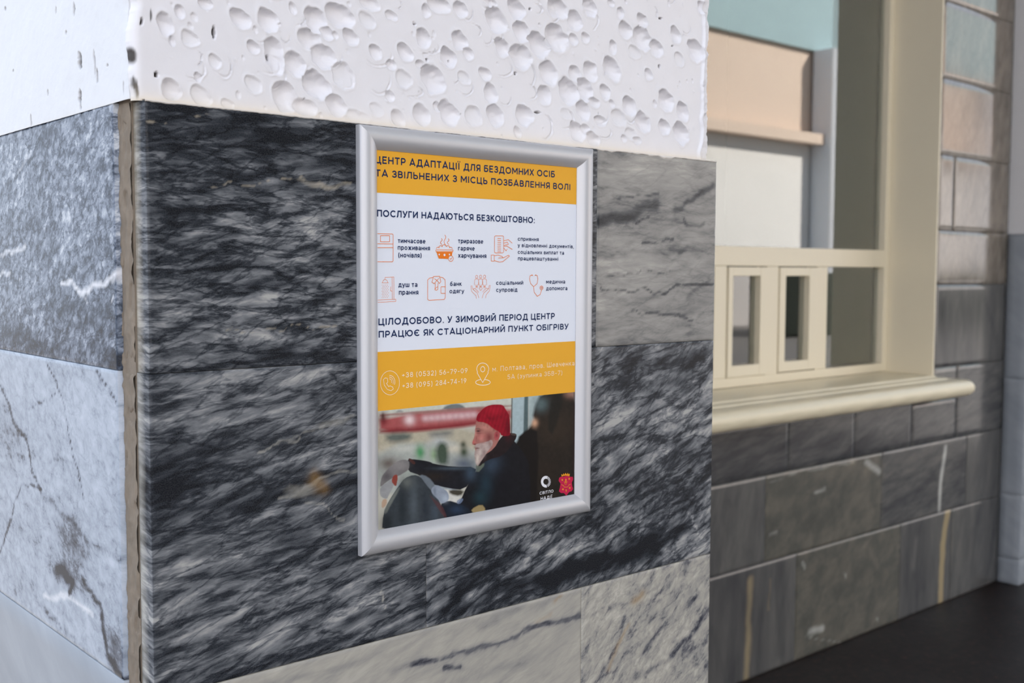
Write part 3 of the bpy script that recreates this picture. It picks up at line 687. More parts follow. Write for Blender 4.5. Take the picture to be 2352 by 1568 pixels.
# ================================================================== FRAMED POSTER
ps = tag(empty('poster_frame', (.7955, FY, EYE-.075)), 'silver snap frame with an orange and white Ukrainian information poster on dark marble', 'poster')
inv = Matrix.Translation(-Vector(ps.location))
def pchild(o, par=None):
    o.parent = par or ps
    o.matrix_parent_inverse = inv if par is None else Matrix.Identity(4)
    return o
X0, X1, ZT, ZB = .6265, .9644, EYE+.1480, EYE-.2984
rprof = [(0, .0004), (0, .0068), (.0006, .0078), (.0022, .0092), (.0050, .0106), (.0085, .0114), (.0120, .0113), (.0155, .0102), (.0190, .0080), (.0220, .0052), (.0238, .0034), (.0240, .0004)]
def rail(a, b, name='frame_rail'):
    vs, fs = [], []
    for c in (a, b):
        for (o_, h_) in rprof:
            x = X0+o_ if c[0] == 0 else X1-o_; z = ZB+o_ if c[1] == 0 else ZT-o_
            vs.append((x, FY-h_, z))
    n = len(rprof)
    for j in range(n-1): fs.append((j, j+1, n+j+1, n+j))
    fs.append(tuple(range(n))); fs.append(tuple(range(2*n-1, n-1, -1))); fs.append((n-1, 0, n, 2*n-1))
    me = mesh_from(name, vs, fs); bm = bmesh.new(); bm.from_mesh(me); bmesh.ops.recalc_face_normals(bm, faces=bm.faces); bm.to_mesh(me); bm.free()
    for p in me.polygons: p.use_smooth = len(p.vertices) == 4
    o = link(name, me, M['alu']); md = o.modifiers.new('edge', 'EDGE_SPLIT'); md.split_angle = math.radians(40)
    return pchild(o)
rail((0, 0), (0, 1)); rail((0, 1), (1, 1)); rail((1, 1), (1, 0)); rail((1, 0), (0, 0))

def ink(name, r, g, b, k=1.0): return plain(name, rgb(r, g, b, k), .42, spec=.12)
M['paper'] = ink('poster_paper', 226, 230, 240)
M['orange'] = ink('ink_orange', 232, 170, 52)
M['navy'] = ink('ink_navy', 22, 42, 84)
M['line'] = ink('ink_orange_line', 234, 122, 34)
M['white_ink'] = ink('ink_cream', 246, 226, 200)
M['logo_white'] = ink('ink_white', 225, 225, 230)
M['crest'] = ink('ink_crimson', 190, 30, 72)
M['gold'] = ink('ink_gold', 226, 150, 40)
PP = lambda x, y: onY(x, y, PY)
PX0, PX1, PZ0, PZ1 = X0+.021, X1-.021, ZB+.021, ZT-.021
sheet = pchild(boxes('poster', [(PX0, PX1, PY, PY+.0008, PZ0, PZ1)], M['paper']))
sheet['label'] = 'printed poster sheet with Ukrainian text'
def sub(o): return pchild(o, sheet)
def flat(name, polys, mat, dy=.0002):
    vs, fs = [], []
    for P_ in polys:
        k = len(vs); vs += [(x, PY-dy, z) for x, z in P_]; fs.append(tuple(range(k, k+len(P_))))
    me = mesh_from(name, vs, fs)
    bm = bmesh.new(); bm.from_mesh(me)
    for f in bm.faces:
        f.normal_update()
        if f.normal.y > 0: f.normal_flip()
    bmesh.ops.triangulate(bm, faces=[f for f in bm.faces if len(f.verts) > 4]); bm.to_mesh(me); bm.free()
    return sub(link(name, me, mat))
c1 = lambda x, y: (800+x/3.92, 270+y/3.92)
c2 = lambda x, y: (800+x/3.92, 620+y/3.92)
c3 = lambda x, y: (800+x/3.7333, 880+y/3.7333)
zb1 = (PP(*c1(262, 695))[1]+PP(*c1(2055, 765))[1])/2
zb2 = (PP(*c2(280, 750))[1]+PP(*c2(2058, 627))[1])/2
zb3 = (PP(*c2(290, 1280))[1]+PP(*c2(2058, 1085))[1])/2
rect = lambda x0, x1, z0, z1: [(x0, z0), (x1, z0), (x1, z1), (x0, z1)]
flat('orange_band', [rect(PX0, PX1, zb1, PZ1)], M['orange'])
flat('orange_band', [rect(PX0, PX1, zb3, zb2)], M['orange'])

# drawn lettering: each glyph is (width, strokes) in units of the capital height
def A_(cx, cy, rx, ry, a0, a1, n=None):
    n = n or max(5, int(abs(a1-a0)/20))
    return [(cx+rx*math.cos(math.radians(a0+(a1-a0)*i/n)), cy+ry*math.sin(math.radians(a0+(a1-a0)*i/n))) for i in range(n+1)]
O_ = lambda cx, cy, rx, ry: A_(cx, cy, rx, ry, 0, 360, 20)
Tt, Bb = .93, .07
dot = lambda x, y: [(x-.055, y), (x+.055, y)]
ZE = [A_(.27, .72, .21, .21, 165, -90)+[(.2, .51)], [(.2, .51)]+A_(.27, .29, .24, .22, 90, -165)]
G = {'А': (.76, [[(.04, 0), (.38, 1), (.72, 0)], [(.16, .28), (.60, .28)]]), 'Б': (.62, [[(.55, Tt), (.07, Tt), (.07, Bb), (.34, Bb)]+A_(.34, .32, .22, .25, -90, 90)+[(.07, .57)]]),
 'В': (.62, [[(.07, Bb), (.07, Tt), (.33, Tt)]+A_(.33, .73, .19, .20, 90, -90)+[(.07, .53)], [(.33, .53)]+A_(.35, .30, .21, .23, 90, -90)+[(.07, Bb)]]),
 'Г': (.52, [[(.07, 0), (.07, Tt), (.51, Tt)]]), 'Д': (.82, [[(.06, -.2), (.06, Bb), (.77, Bb), (.77, -.2)], [(.16, Bb), (.26, .5), (.28, Tt), (.65, Tt), (.65, Bb)]]),
 'Е': (.58, [[(.56, Tt), (.07, Tt), (.07, Bb), (.56, Bb)], [(.07, .51), (.5, .51)]]), 'Є': (.74, [A_(.43, .5, .36, .43, 48, 312), [(.07, .5), (.52, .5)]]), 'З': (.56, ZE),
 'И': (.70, [[(.07, 0), (.07, 1)], [(.07, .08), (.62, .92)], [(.62, 0), (.62, 1)]]), 'Й': (.70, [[(.07, 0), (.07, 1)], [(.07, .08), (.62, .92)], [(.62, 0), (.62, 1)], A_(.345, 1.27, .14, .12, 190, 350)]),
 'І': (.16, [[(.08, 0), (.08, 1)]]), 'Ї': (.26, [[(.13, 0), (.13, 1)], dot(0, 1.18), dot(.26, 1.18)]), 'К': (.62, [[(.07, 0), (.07, 1)], [(.07, .40), (.55, 1)], [(.25, .58), (.6, 0)]]),
 'Л': (.69, [[(.0, Bb), (.08, .09), (.14, .22), (.2, Tt), (.61, Tt), (.61, 0)]]), 'М': (.86, [[(.07, 0), (.07, 1)], [(.09, .95), (.43, .32), (.77, .95)], [(.79, 1), (.79, 0)]]),
 'Н': (.69, [[(.07, 0), (.07, 1)], [(.62, 0), (.62, 1)], [(.07, .5), (.62, .5)]]), 'О': (.84, [O_(.42, .5, .36, .43)]), 'П': (.67, [[(.07, 0), (.07, Tt), (.60, Tt), (.60, 0)]]),
 'Р': (.60, [[(.07, 0), (.07, Tt), (.33, Tt)]+A_(.33, .665, .22, .265, 90, -90)+[(.07, .40)]]), 'С': (.76, [A_(.43, .5, .36, .43, 45, 315)]), 'Т': (.62, [[(0, Tt), (.62, Tt)], [(.31, Tt), (.31, 0)]]),
 'У': (.64, [[(.03, 1), (.33, .30)], [(.62, 1), (.30, .2), (.22, .08), (.08, Bb)]]), 'Х': (.66, [[(.04, 1), (.62, 0)], [(.62, 1), (.04, 0)]]),
 'Ц': (.75, [[(.07, 1), (.07, Bb), (.71, Bb), (.71, -.2)], [(.59, Bb), (.59, 1)]]), 'Ч': (.62, [[(.07, 1), (.07, .6), (.16, .46), (.55, .46)], [(.55, 0), (.55, 1)]]), 'Ш': (.94, [[(.07, 1), (.07, Bb), (.87, Bb), (.87, 1)], [(.47, Bb), (.47, 1)]]),
 'Ь': (.60, [[(.07, 1), (.07, Bb), (.33, Bb)]+A_(.33, .31, .21, .24, -90, 90)+[(.07, .55)]]), 'Ю': (1.02, [[(.07, 0), (.07, 1)], [(.07, .5), (.26, .5)], O_(.61, .5, .34, .43)]),
 'Я': (.61, [[(.54, 0), (.54, Tt), (.28, Tt)]+A_(.28, .665, .22, .265, 90, 270)+[(.54, .40)], [(.32, .40), (.05, 0)]]),
 '0': (.62, [O_(.31, .5, .24, .43)]), '1': (.36, [[(.04, .80), (.24, .96), (.24, 0)]]), '2': (.58, [A_(.29, .68, .22, .25, 170, -35)+[(.07, Bb), (.55, Bb)]]), '3': (.56, ZE),
 '4': (.62, [[(.43, 0), (.43, 1), (.05, .27), (.58, .27)]]), '5': (.58, [[(.5, Tt), (.13, Tt), (.1, .50)]+A_(.28, .32, .24, .25, 130, -155)]), '6': (.60, [O_(.3, .32, .23, .25), [(.09, .42), (.40, 1)]]),
 '7': (.55, [[(.03, Tt), (.52, Tt), (.2, 0)]]), '8': (.60, [O_(.3, .73, .19, .20), O_(.3, .29, .23, .22)]), '9': (.60, [O_(.3, .68, .23, .25), [(.51, .58), (.20, 0)]]),
 '+': (.56, [[(.05, .45), (.51, .45)], [(.28, .22), (.28, .68)]]), '-': (.40, [[(.04, .42), (.36, .42)]]), '(': (.30, [A_(.46, .42, .38, .72, 128, 232)]), ')': (.30, [A_(-.16, .42, .38, .72, 52, -52)]),
 '.': (.16, [dot(.08, .06)]), ',': (.16, [[(.09, .08), (.04, -.16)]]), ':': (.16, [dot(.08, .08), dot(.08, .62)]), ' ': (.20, []),
 'а': (.53, [A_(.26, .47, .20, .19, 150, 0)+[(.46, 0)], O_(.25, .2, .18, .14)]), 'б': (.58, [O_(.29, .3, .22, .25), [(.07, .34), (.12, .7), (.27, .86), (.5, .94)]]),
 'е': (.58, [[(.07, .36), (.53, .36)]+A_(.30, .36, .23, .30, 0, 312)]), 'є': (.54, [A_(.30, .36, .23, .30, 48, 312), [(.07, .36), (.38, .36)]]), 'о': (.60, [O_(.30, .36, .24, .30)]),
 'р': (.58, [[(.07, -.22), (.07, .72)], O_(.30, .36, .23, .30)]), 'с': (.54, [A_(.30, .36, .24, .30, 45, 315)]), 'у': (.54, [[(.02, .72), (.28, .06)], [(.52, .72), (.22, -.12), (.06, -.2)]]),
 'х': (.52, [[(.03, .72), (.49, 0)], [(.49, .72), (.03, 0)]]), 'і': (.16, [[(.08, 0), (.08, .72)], dot(.08, .93)]), 'ж': (.74, [[(.37, 0), (.37, .72)], [(.04, .72), (.34, .38), (.04, 0)], [(.70, .72), (.40, .38), (.70, 0)]]),
 'ч': (.50, [[(.07, .72), (.07, .44), (.14, .34), (.43, .34)], [(.43, 0), (.43, .72)]])}
for lo, up in zip('вгдзийклмнптцшьюя', 'ВГДЗИЙКЛМНПТЦШЬЮЯ'):
    W_, P_ = G[up]; G[lo] = (W_*.76, [[(x*.76, y*.72) for x, y in L] for L in P_])
def text(name, crop, body, p0, p1, h, mat, x_height=False, off=.195, dy=.0004):
    """body between the left and right ends of its baseline, letters h crop-pixels tall at the left end"""
    a, b, t = PP(*crop(*p0)), PP(*crop(*p1)), PP(*crop(p0[0], p0[1]-h))
    zs = (t[1]-a[1])/(.72 if x_height else 1); z0 = (a[1]+b[1])/2
    tot = sum(G[c][0]+.17 for c in body)-.17; xs = (b[0]-a[0])/tot
    hw = zs*off/2; vs, fs = [], []; x = 0; k = 0
    for c in body:
        W_, P_ = G[c]
        for L in P_:
            q = [(a[0]+(x+u)*xs, z0+v*zs) for u, v in L]
            for i in range(len(q)-1):
                (ax, az), (bx, bz) = q[i], q[i+1]; dx, dz = bx-ax, bz-az; d = math.hypot(dx, dz)+1e-12; dx, dz = dx/d, dz/d
                e0 = 0 if i == 0 and len(L) < 8 else .75; e1 = 0 if i == len(q)-2 and len(L) < 8 else .75
                if len(L) >= 8: e0 = e1 = .2
                if len(L) > 2 and len(L) < 8: e0 = .95 if i else 0; e1 = .95 if i < len(q)-2 else 0
                ax -= dx*hw*e0; az -= dz*hw*e0; bx += dx*hw*e1; bz += dz*hw*e1
                y = PY-dy-(k % 9)*3e-6; n = len(vs); k += 1
                vs += [(ax+dz*hw, y, az-dx*hw), (bx+dz*hw, y, bz-dx*hw), (bx-dz*hw, y, bz+dx*hw), (ax-dz*hw, y, az+dx*hw)]; fs.append((n, n+1, n+2, n+3))
        x += W_+.17
    me = mesh_from(name, vs, fs); bm = bmesh.new(); bm.from_mesh(me)
    for f in bm.faces:
        f.normal_update()
        if f.normal.y > 0: f.normal_flip()
    bm.to_mesh(me); bm.free()
    return sub(link(name, me, mat))
nv, wi = M['navy'], M['white_ink']
text('heading', c1, 'ЦЕНТР АДАПТАЦІЇ ДЛЯ БЕЗДОМНИХ ОСІБ', (240, 429), (1857, 520), 64, nv)
text('heading', c1, 'ТА ЗВІЛЬНЕНИХ З МІСЦЬ ПОЗБАВЛЕННЯ ВОЛІ', (243, 546), (1997, 637), 62, nv)
text('heading', c1, 'ПОСЛУГИ НАДАЮТЬСЯ БЕЗКОШТОВНО:', (258, 906), (1677, 935), 60, nv)
S = dict(x_height=True, off=.17)
for cr, body, a, b, h in [(c1, 'тимчасове', (445, 1128), (692, 1132), 31), (c1, 'проживання', (445, 1190), (733, 1193), 31), (c1, '(ночівля)', (448, 1257), (658, 1260), 31),
        (c1, 'триразове', (988, 1130), (1212, 1133), 30), (c1, 'гаряче', (988, 1195), (1135, 1197), 30), (c1, 'харчування', (988, 1260), (1240, 1262), 30),
        (c1, 'сприяння', (1525, 1108), (1712, 1110), 25), (c1, 'у відновленні документів,', (1525, 1168), (2028, 1172), 25), (c1, 'соціальних виплат та', (1525, 1228), (1940, 1230), 25), (c1, 'працевлаштуванні', (1527, 1285), (1888, 1286), 25),
        (c2, 'душ та', (450, 153), (620, 150), 32), (c2, 'прання', (455, 222), (628, 218), 32), (c2, 'банк', (915, 143), (1018, 140), 28), (c2, 'одягу', (910, 209), (1040, 205), 28),
        (c2, 'соціальний', (1330, 133), (1573, 130), 27), (c2, 'супровід', (1330, 196), (1520, 193), 27), (c2, 'медична', (1780, 122), (1950, 120), 26), (c2, 'допомога', (1780, 182), (1970, 180), 26)]:
    text('caption', cr, body, a, b, h, nv, **S)
text('heading', c2, 'ЦІЛОДОБОВО. У ЗИМОВИЙ ПЕРІОД ЦЕНТР', (270, 501), (1856, 434), 60, nv)
text('heading', c2, 'ПРАЦЮЄ ЯК СТАЦІОНАРНИЙ ПУНКТ ОБІГРІВУ', (272, 618), (1980, 523), 58, nv)
text('caption', c2, '+38 (0532) 56-79-09', (480, 972), (1072, 922), 46, wi, off=.135)
text('caption', c2, '+38 (095) 284-74-19', (482, 1063), (1062, 1018), 46, wi, off=.135)
text('caption', c2, 'м. Полтава, пров. Шевченка,', (1295, 912), (2048, 858), 46, wi, off=.105)
text('caption', c2, '5А (зупинка ЗБВ-7)', (1430, 980), (1925, 945), 42, wi, off=.105)

def strokes(name, crop, lines, w_mm, mat, dy=.0004, fills=()):
    vs, fs = [], []
    h = w_mm/2000
    for L in lines:
        pts = [PP(*crop(*p)) for p in L]
        for (ax, az), (bx, bz) in zip(pts[:-1], pts[1:]):
            dx, dz = bx-ax, bz-az; q = math.hypot(dx, dz)
            if q < 1e-7: continue
            dx, dz = dx/q, dz/q; ax -= dx*h*.6; az -= dz*h*.6; bx += dx*h*.6; bz += dz*h*.6
            k = len(vs); nx, nz = -dz*h, dx*h; y = PY-dy-(k % 7)*2e-6
            vs += [(ax-nx, y, az-nz), (bx-nx, y, bz-nz), (bx+nx, y, bz+nz), (ax+nx, y, az+nz)]; fs.append((k, k+1, k+2, k+3))
    for F_ in fills:
        k = len(vs); vs += [(PP(*crop(*p))[0], PY-dy, PP(*crop(*p))[1]) for p in F_]; fs.append(tuple(range(k, k+len(F_))))
    me = mesh_from(name, vs, fs); bm = bmesh.new(); bm.from_mesh(me)
    for f in bm.faces:
        f.normal_update()
        if f.normal.y > 0: f.normal_flip()
    bmesh.ops.triangulate(bm, faces=[f for f in bm.faces if len(f.verts) > 4]); bm.to_mesh(me); bm.free()
    return sub(link(name, me, mat))
def el(cx, cy, rx, ry, a0=0, a1=360, n=24):
    return [(cx+rx*math.cos(math.radians(a0+(a1-a0)*i/n)), cy+ry*math.sin(math.radians(a0+(a1-a0)*i/n))) for i in range(n+1)]
def rr(x0, y0, x1, y1, r=8):
    return el(x0+r, y0+r, r, r, 180, 270, 4)+el(x1-r, y0+r, r, r, 270, 360, 4)+el(x1-r, y1-r, r, r, 0, 90, 4)+el(x0+r, y1-r, r, r, 90, 180, 4)+[(x0, y0+r)]
LN = M['line']; LW = .56
strokes('icon', c1, [[(262, 1135), (402, 1137), (402, 1055), (395, 1047), (262, 1045)], rr(288, 1062, 370, 1117, 3), [(262, 1170), (402, 1170)], [(262, 1297), (395, 1298), (402, 1290), (402, 1137)]], LW, LN)
wave = lambda x, y0, y1: [(x+8*math.sin((y-y0)/(y1-y0)*7), y) for y in np.linspace(y0, y1, 10)]
strokes('icon', c1, [wave(836, 1088, 1142), wave(868, 1056, 1146), wave(898, 1090, 1142), rr(786, 1190, 942, 1206, 6),
    el(805, 1180, 14, 14, 180, 330, 6)+el(830, 1166, 16, 14, 190, 340, 6)+el(862, 1158, 18, 14, 200, 340, 6)+el(895, 1166, 16, 14, 200, 350, 6)+el(920, 1180, 14, 14, 210, 360, 6),
    el(922, 1268, 22, 26, 0, 360, 16), [(914, 1268), (920, 1276), (932, 1260)]], LW, LN,
    fills=[[(795, 1215), (935, 1215), (930, 1244), (905, 1244), (898, 1272), (812, 1268)], [(788, 1206), (940, 1206), (936, 1214), (792, 1214)]])
strokes('icon_detail', c1, [], LW, M['paper'], dy=.0005, fills=[el(864, 1236, 9, 11, 0, 345, 10), el(816, 1232, 6, 8, 0, 345, 8), el(908, 1232, 6, 8, 0, 345, 8)])
strokes('icon', c1, [rr(1315, 1064, 1397, 1218, 12)]+[[(1342, 1088+17*i), (1372, 1088+17*i)] for i in range(8)]+
    [[(1400, 1108), (1440, 1098), (1474, 1130)], [(1398, 1130), (1430, 1120), (1440, 1140), (1400, 1150)], [(1398, 1160), (1425, 1155), (1474, 1186)], [(1400, 1175), (1420, 1200), (1428, 1182)],
     rr(1285, 1236, 1312, 1292, 4), [(1312, 1244), (1345, 1236), (1385, 1250), (1392, 1262), (1350, 1264)], [(1392, 1262), (1440, 1238), (1450, 1246), (1390, 1296), (1360, 1300), (1312, 1286)]], LW, LN)
sh = [[(300, 115), (360, 115)], el(330, 115, 24, 30, 180, 360, 12), [(330, 85), (330, 66), (408, 62), (410, 262)], [(392, 64), (394, 262)], [(265, 270), (426, 262)], [(265, 290), (426, 282), (426, 262)], [(380, 150), (378, 186), (392, 190)]]
for r in range(9):
    for q in range(4):
        x = 304+q*16+(r % 2)*7; y = 132+r*14
        sh.append([(x, y), (x-2, y+6)])
strokes('icon', c2, sh, .38, LN)
strokes('icon', c2, [[(762, 66), (730, 72), (713, 90), (713, 262), (724, 272), (862, 264), (872, 250), (872, 210)], [(822, 62), (850, 68), (870, 88), (872, 150)], [(765, 58), (752, 110), (772, 122), (796, 92), (820, 120), (832, 104), (820, 56), (765, 58)],
    [(775, 78), (796, 92), (812, 76)], [(782, 118), (778, 176), (792, 182), (804, 174), (806, 118)], rr(832, 150, 872, 210, 6), [(778, 170), (800, 150)]], LW, LN)
pp_ = []
for cx, cy in ((1154, 60), (1190, 58), (1225, 58)):
    pp_ += [el(cx, cy, 11, 13, 0, 360, 12), [(cx-20, 135), (cx-18, 92), (cx-10, 80), (cx+10, 80), (cx+18, 92), (cx+20, 135)], [(cx-8, 130), (cx-6, 160), (cx, 140), (cx+6, 160), (cx+8, 130)]]
pp_ += [[(1104, 140), (1108, 190), (1150, 232), (1152, 256)], [(1112, 138), (1120, 172), (1160, 205), (1174, 250)], [(1118, 170), (1140, 165), (1172, 200)],
        [(1276, 136), (1270, 186), (1238, 225), (1236, 252)], [(1268, 136), (1260, 170), (1218, 205), (1202, 252)], [(1262, 168), (1240, 162), (1208, 198)], [(1175, 160), (1190, 186), (1206, 160)]]
strokes('icon', c2, pp_, .38, LN)
strokes('icon', c2, [[(1656, 46), (1636, 50), (1630, 78), (1640, 122), (1668, 150), (1698, 122), (1706, 80), (1700, 50), (1680, 46)], [(1668, 150), (1672, 200), (1700, 236), (1726, 220), (1738, 180)],
                     el(1738, 160, 14, 17, 0, 360, 14), el(1738, 160, 6, 7, 0, 360, 8), [(1650, 42), (1660, 50)], [(1688, 42), (1678, 50)]], .62, LN)
strokes('icon', c2, [el(373, 1015, 86, 108, 0, 360, 36), [(330, 970), (315, 985), (322, 1035), (350, 1075), (382, 1086), (404, 1070), (398, 1052), (372, 1042), (362, 1050), (342, 1020), (354, 1008), (350, 975), (330, 970)],
                     el(368, 1005, 22, 26, 270, 380, 8), el(368, 1005, 36, 42, 270, 385, 8), el(368, 1005, 50, 58, 270, 385, 8)], .55, wi)
strokes('icon', c2, [[(1208, 1012), (1158, 925)]+el(1208, 890, 54, 54, 150, 390, 20)+[(1258, 925), (1208, 1012)], el(1208, 892, 19, 24, 0, 360, 16), [(1188, 985)]+el(1210, 1010, 66, 26, 245, -62, 24)+[(1228, 985)]], .85, wi)

# ---- the photograph printed at the foot of the poster
def dpoly(x, y, P_):
    d = np.full(x.shape, 1e9); ins = np.zeros(x.shape, bool); n = len(P_)
    for i in range(n):
        ax, ay = P_[i]; bx, by = P_[(i+1) % n]; L = (bx-ax)**2+(by-ay)**2+1e-9
        h = np.clip(((x-ax)*(bx-ax)+(y-ay)*(by-ay))/L, 0, 1)
        d = np.minimum(d, np.hypot(x-ax-h*(bx-ax), y-ay-h*(by-ay)))
        c = ((ay > y) != (by > y)) & (x < (bx-ax)*(y-ay)/(by-ay+1e-9)+ax); ins ^= c
    return np.where(ins, -d, d)
def smoothp(P_, n=2):
    for _ in range(n):
        Q = []
        for i in range(len(P_)):
            a, b = P_[i], P_[(i+1) % len(P_)]
            Q += [(a[0]*.75+b[0]*.25, a[1]*.75+b[1]*.25), (a[0]*.25+b[0]*.75, a[1]*.25+b[1]*.75)]
        P_ = Q
    return P_
def photo(x, y):
    img = np.empty(x.shape+(3,)); img[:] = s2l((186, 184, 172))
    tex = fbm(x/26, y/26, 4); wob = (fbm(x/60+3, y/60+8, 3)-.5)
    def put(mask, col, var=.0):
        c = s2l(col); m = mask[..., None]
        img[:] = img*(1-m) + (c*(1+var*(tex[..., None]-.5)*2))*m
    def poly(P_, col, soft=3, var=.12, sm=1, a=1.):
        P_ = smoothp(P_, sm) if sm else P_
        put(np.clip(.5-dpoly(x, y, P_)/(2*soft), 0, 1)*a, col, var)
    def blob(cx, cy, rx, ry, col, a=1., p=1.):
        r = np.hypot((x-cx)/rx, (y-cy)/ry); put(np.exp(-r**2*p)*a, col, .1)
    # blurred street
    poly([(200, 60), (1480, 20), (1480, 330), (200, 330)], (196, 198, 186), 30)
    poly([(200, 400), (1200, 380), (1150, 620), (200, 620)], (176, 168, 148), 22)
    poly([(200, 520), (1150, 500), (1150, 900), (200, 1000)], (164, 168, 162), 24)
    blob(930, 560, 120, 40, (214, 204, 184), .7); blob(480, 560, 160, 30, (196, 196, 186), .6)
    poly([(800, 230), (830, 195), (900, 172), (970, 180), (1010, 220)], (112, 118, 118), 9); poly([(400, 250), (440, 225), (480, 245)], (140, 140, 138), 9)
    poly([(270, 275), (1400, 190), (1400, 330), (700, 400), (270, 430)], (164, 84, 84), 18)
    poly([(270, 390), (700, 372), (1090, 320), (1090, 360), (700, 405), (270, 436)], (128, 46, 50), 18)
    poly([(270, 262), (800, 225), (1400, 180), (1400, 205), (270, 290)], (140, 84, 80), 8, a=.7)
    blob(524, 312, 48, 46, (226, 206, 206), .95, 1.1)
    for k in range(9): blob(660+k*52, 300-k*4, 34, 30, (216, 188, 190), .75)
    blob(300, 310, 40, 60, (110, 34, 40), .9); blob(295, 280, 14, 30, (60, 40, 34), .8)
    poly([(320, 430), (540, 420), (535, 480), (440, 505), (330, 500)], (96, 102, 96), 26); poly([(680, 420), (890, 396), (890, 450), (720, 470)], (122, 122, 116), 26)
    blob(780, 500, 80, 40, (176, 182, 184), .8); blob(615, 590, 46, 70, (70, 140, 88), .95, 1.3); blob(735, 610, 36, 60, (128, 158, 116), .8)
    poly([(760, 530), (800, 498), (850, 530), (860, 620), (850, 700), (770, 700), (745, 600)], (66, 80, 66), 24); blob(990, 590, 44, 60, (66, 76, 58), 1, 1.2)
    blob(985, 525, 26, 30, (60, 66, 50), .9); blob(990, 690, 110, 60, (86, 94, 108), .95, 1.1); blob(350, 690, 90, 60, (92, 78, 72), .9); blob(820, 740, 60, 30, (90, 92, 96), .6)
    blob(600, 760, 160, 60, (150, 160, 150), .7)
    poly([(430, 820), (900, 840), (980, 1040), (400, 1000)], (150, 158, 162), 16); poly([(780, 900), (960, 930), (960, 1040), (840, 1040)], (206, 204, 196), 8)
    poly([(860, 910), (1000, 915), (960, 970), (870, 950)], (66, 62, 52), 10)
    # shop window edge
    poly([(1400, 60), (1410, 60), (1405, 520), (1392, 520)], (60, 72, 70), 5, sm=0); poly([(1410, 60), (1530, 60), (1500, 520), (1402, 520)], (166, 184, 188), 5, sm=0)
    poly([(1510, 60), (1545, 60), (1540, 420), (1500, 440)], (84, 102, 104), 6, sm=0); poly([(1545, 60), (1680, 60), (1590, 300), (1545, 400)], (170, 186, 186), 10, sm=0)
    poly([(1660, 60), (2000, 40), (2000, 1300), (1200, 1300), (1390, 560), (1540, 385), (1600, 330), (1575, 255)], (34, 29, 25), 14, .4, 1)
    blob(1780, 380, 200, 200, (52, 42, 33), .8, 1.2); blob(1910, 90, 60, 40, (150, 112, 96), .9, 1.2); blob(1650, 180, 60, 60, (92, 110, 112), .8); blob(1597, 340, 26, 34, (206, 160, 130), .95)
    blob(1700, 740, 150, 120, (42, 34, 28), .8); poly([(1750, 75), (1860, 60), (1760, 460), (1700, 380)], (24, 24, 22), 12, a=.7)
    poly([(1430, 480), (1550, 385), (1640, 420), (1600, 1280), (1400, 1280)], (22, 18, 17), 9)
    poly([(1925, 60), (1950, 60), (1950, 980), (1925, 980)], (50, 36, 36), 5, a=.6)
    # coat
    poly([(1400, 470), (1480, 560), (1560, 700), (1560, 1280), (780, 1280), (880, 1090), (960, 1010), (1010, 890), (1100, 740), (1180, 620), (1250, 540)], (22, 22, 27), 3.5, .3)
    blob(1240, 700, 80, 90, (52, 66, 82), .9, 1.1); blob(1180, 860, 60, 110, (34, 54, 66), .8, 1.1); blob(1130, 980, 60, 60, (30, 54, 62), .8); blob(1320, 820, 80, 160, (20, 20, 26), .7)
    poly([(1090, 690), (1130, 680), (1180, 690), (1100, 780)], (96, 104, 92), 5)
    # far arm
    poly([(505, 655), (540, 648), (640, 660), (700, 672), (730, 690), (900, 716), (1100, 715), (1080, 800), (990, 915), (860, 900), (700, 860), (620, 790), (500, 750)], (27, 28, 34), 3, .3)
    blob(900, 730, 150, 14, (66, 78, 88), .8); blob(1050, 770, 50, 70, (58, 74, 90), .8, 1.1); blob(720, 800, 120, 40, (44, 36, 30), .7); poly([(510, 650), (530, 640), (580, 680), (560, 700)], (70, 40, 36), 3)
    poly([(270, 880), (285, 800), (320, 755), (350, 722), (390, 690), (430, 662), (480, 652), (520, 664), (524, 710), (512, 745), (470, 770), (440, 790), (400, 798), (370, 815), (320, 850), (285, 884)], (118, 114, 114), 4); blob(440, 700, 60, 40, (146, 142, 140), .6); blob(330, 800, 40, 40, (74, 70, 74), .7)
    poly([(270, 890), (330, 850), (385, 815), (392, 870), (372, 910), (345, 960), (332, 992), (300, 985), (270, 960)], (146, 147, 148), 5); poly([(285, 1000), (330, 985), (330, 1040), (285, 1080)], (176, 150, 128), 5)
    poly([(380, 800), (396, 784), (420, 782), (424, 820), (416, 850), (412, 880), (396, 878), (386, 862), (374, 850), (372, 826)], (136, 62, 52), 4)
    # knees and trousers
    poly([(600, 795), (640, 780), (720, 830), (760, 930), (700, 960)], (104, 112, 120), 6)
    poly([(285, 1280), (300, 1110), (345, 1010), (430, 880), (480, 812), (560, 782), (620, 800), (660, 860), (720, 930), (790, 1020), (830, 1150), (860, 1280)], (54, 60, 65), 3.5, .25)
    blob(500, 850, 60, 50, (104, 108, 104), .75); poly([(300, 1100), (345, 1015), (430, 885), (445, 900), (370, 1030), (320, 1130)], (118, 122, 116), 6, a=.7)
    blob(560, 1040, 36, 180, (84, 92, 98), .7); blob(460, 1060, 34, 200, (34, 40, 44), .75); blob(660, 1080, 30, 150, (40, 46, 54), .7); blob(330, 1200, 60, 90, (30, 34, 36), .8); blob(740, 1100, 40, 90, (70, 80, 92), .6)
    # near arm and glove
    poly([(780, 1040), (850, 1000), (950, 1030), (1060, 1090), (1060, 1280), (820, 1280), (830, 1150)], (26, 32, 42), 4, .3); blob(930, 1080, 60, 40, (40, 56, 78), .8)
    poly([(708, 915), (722, 888), (748, 874), (776, 876), (796, 896), (824, 908), (850, 930), (862, 962), (860, 1000), (820, 1026), (796, 1030), (778, 1004), (748, 976), (722, 950)], (140, 149, 162), 4); blob(740, 930, 14, 40, (96, 104, 116), .6); blob(830, 990, 26, 30, (176, 186, 198), .6)
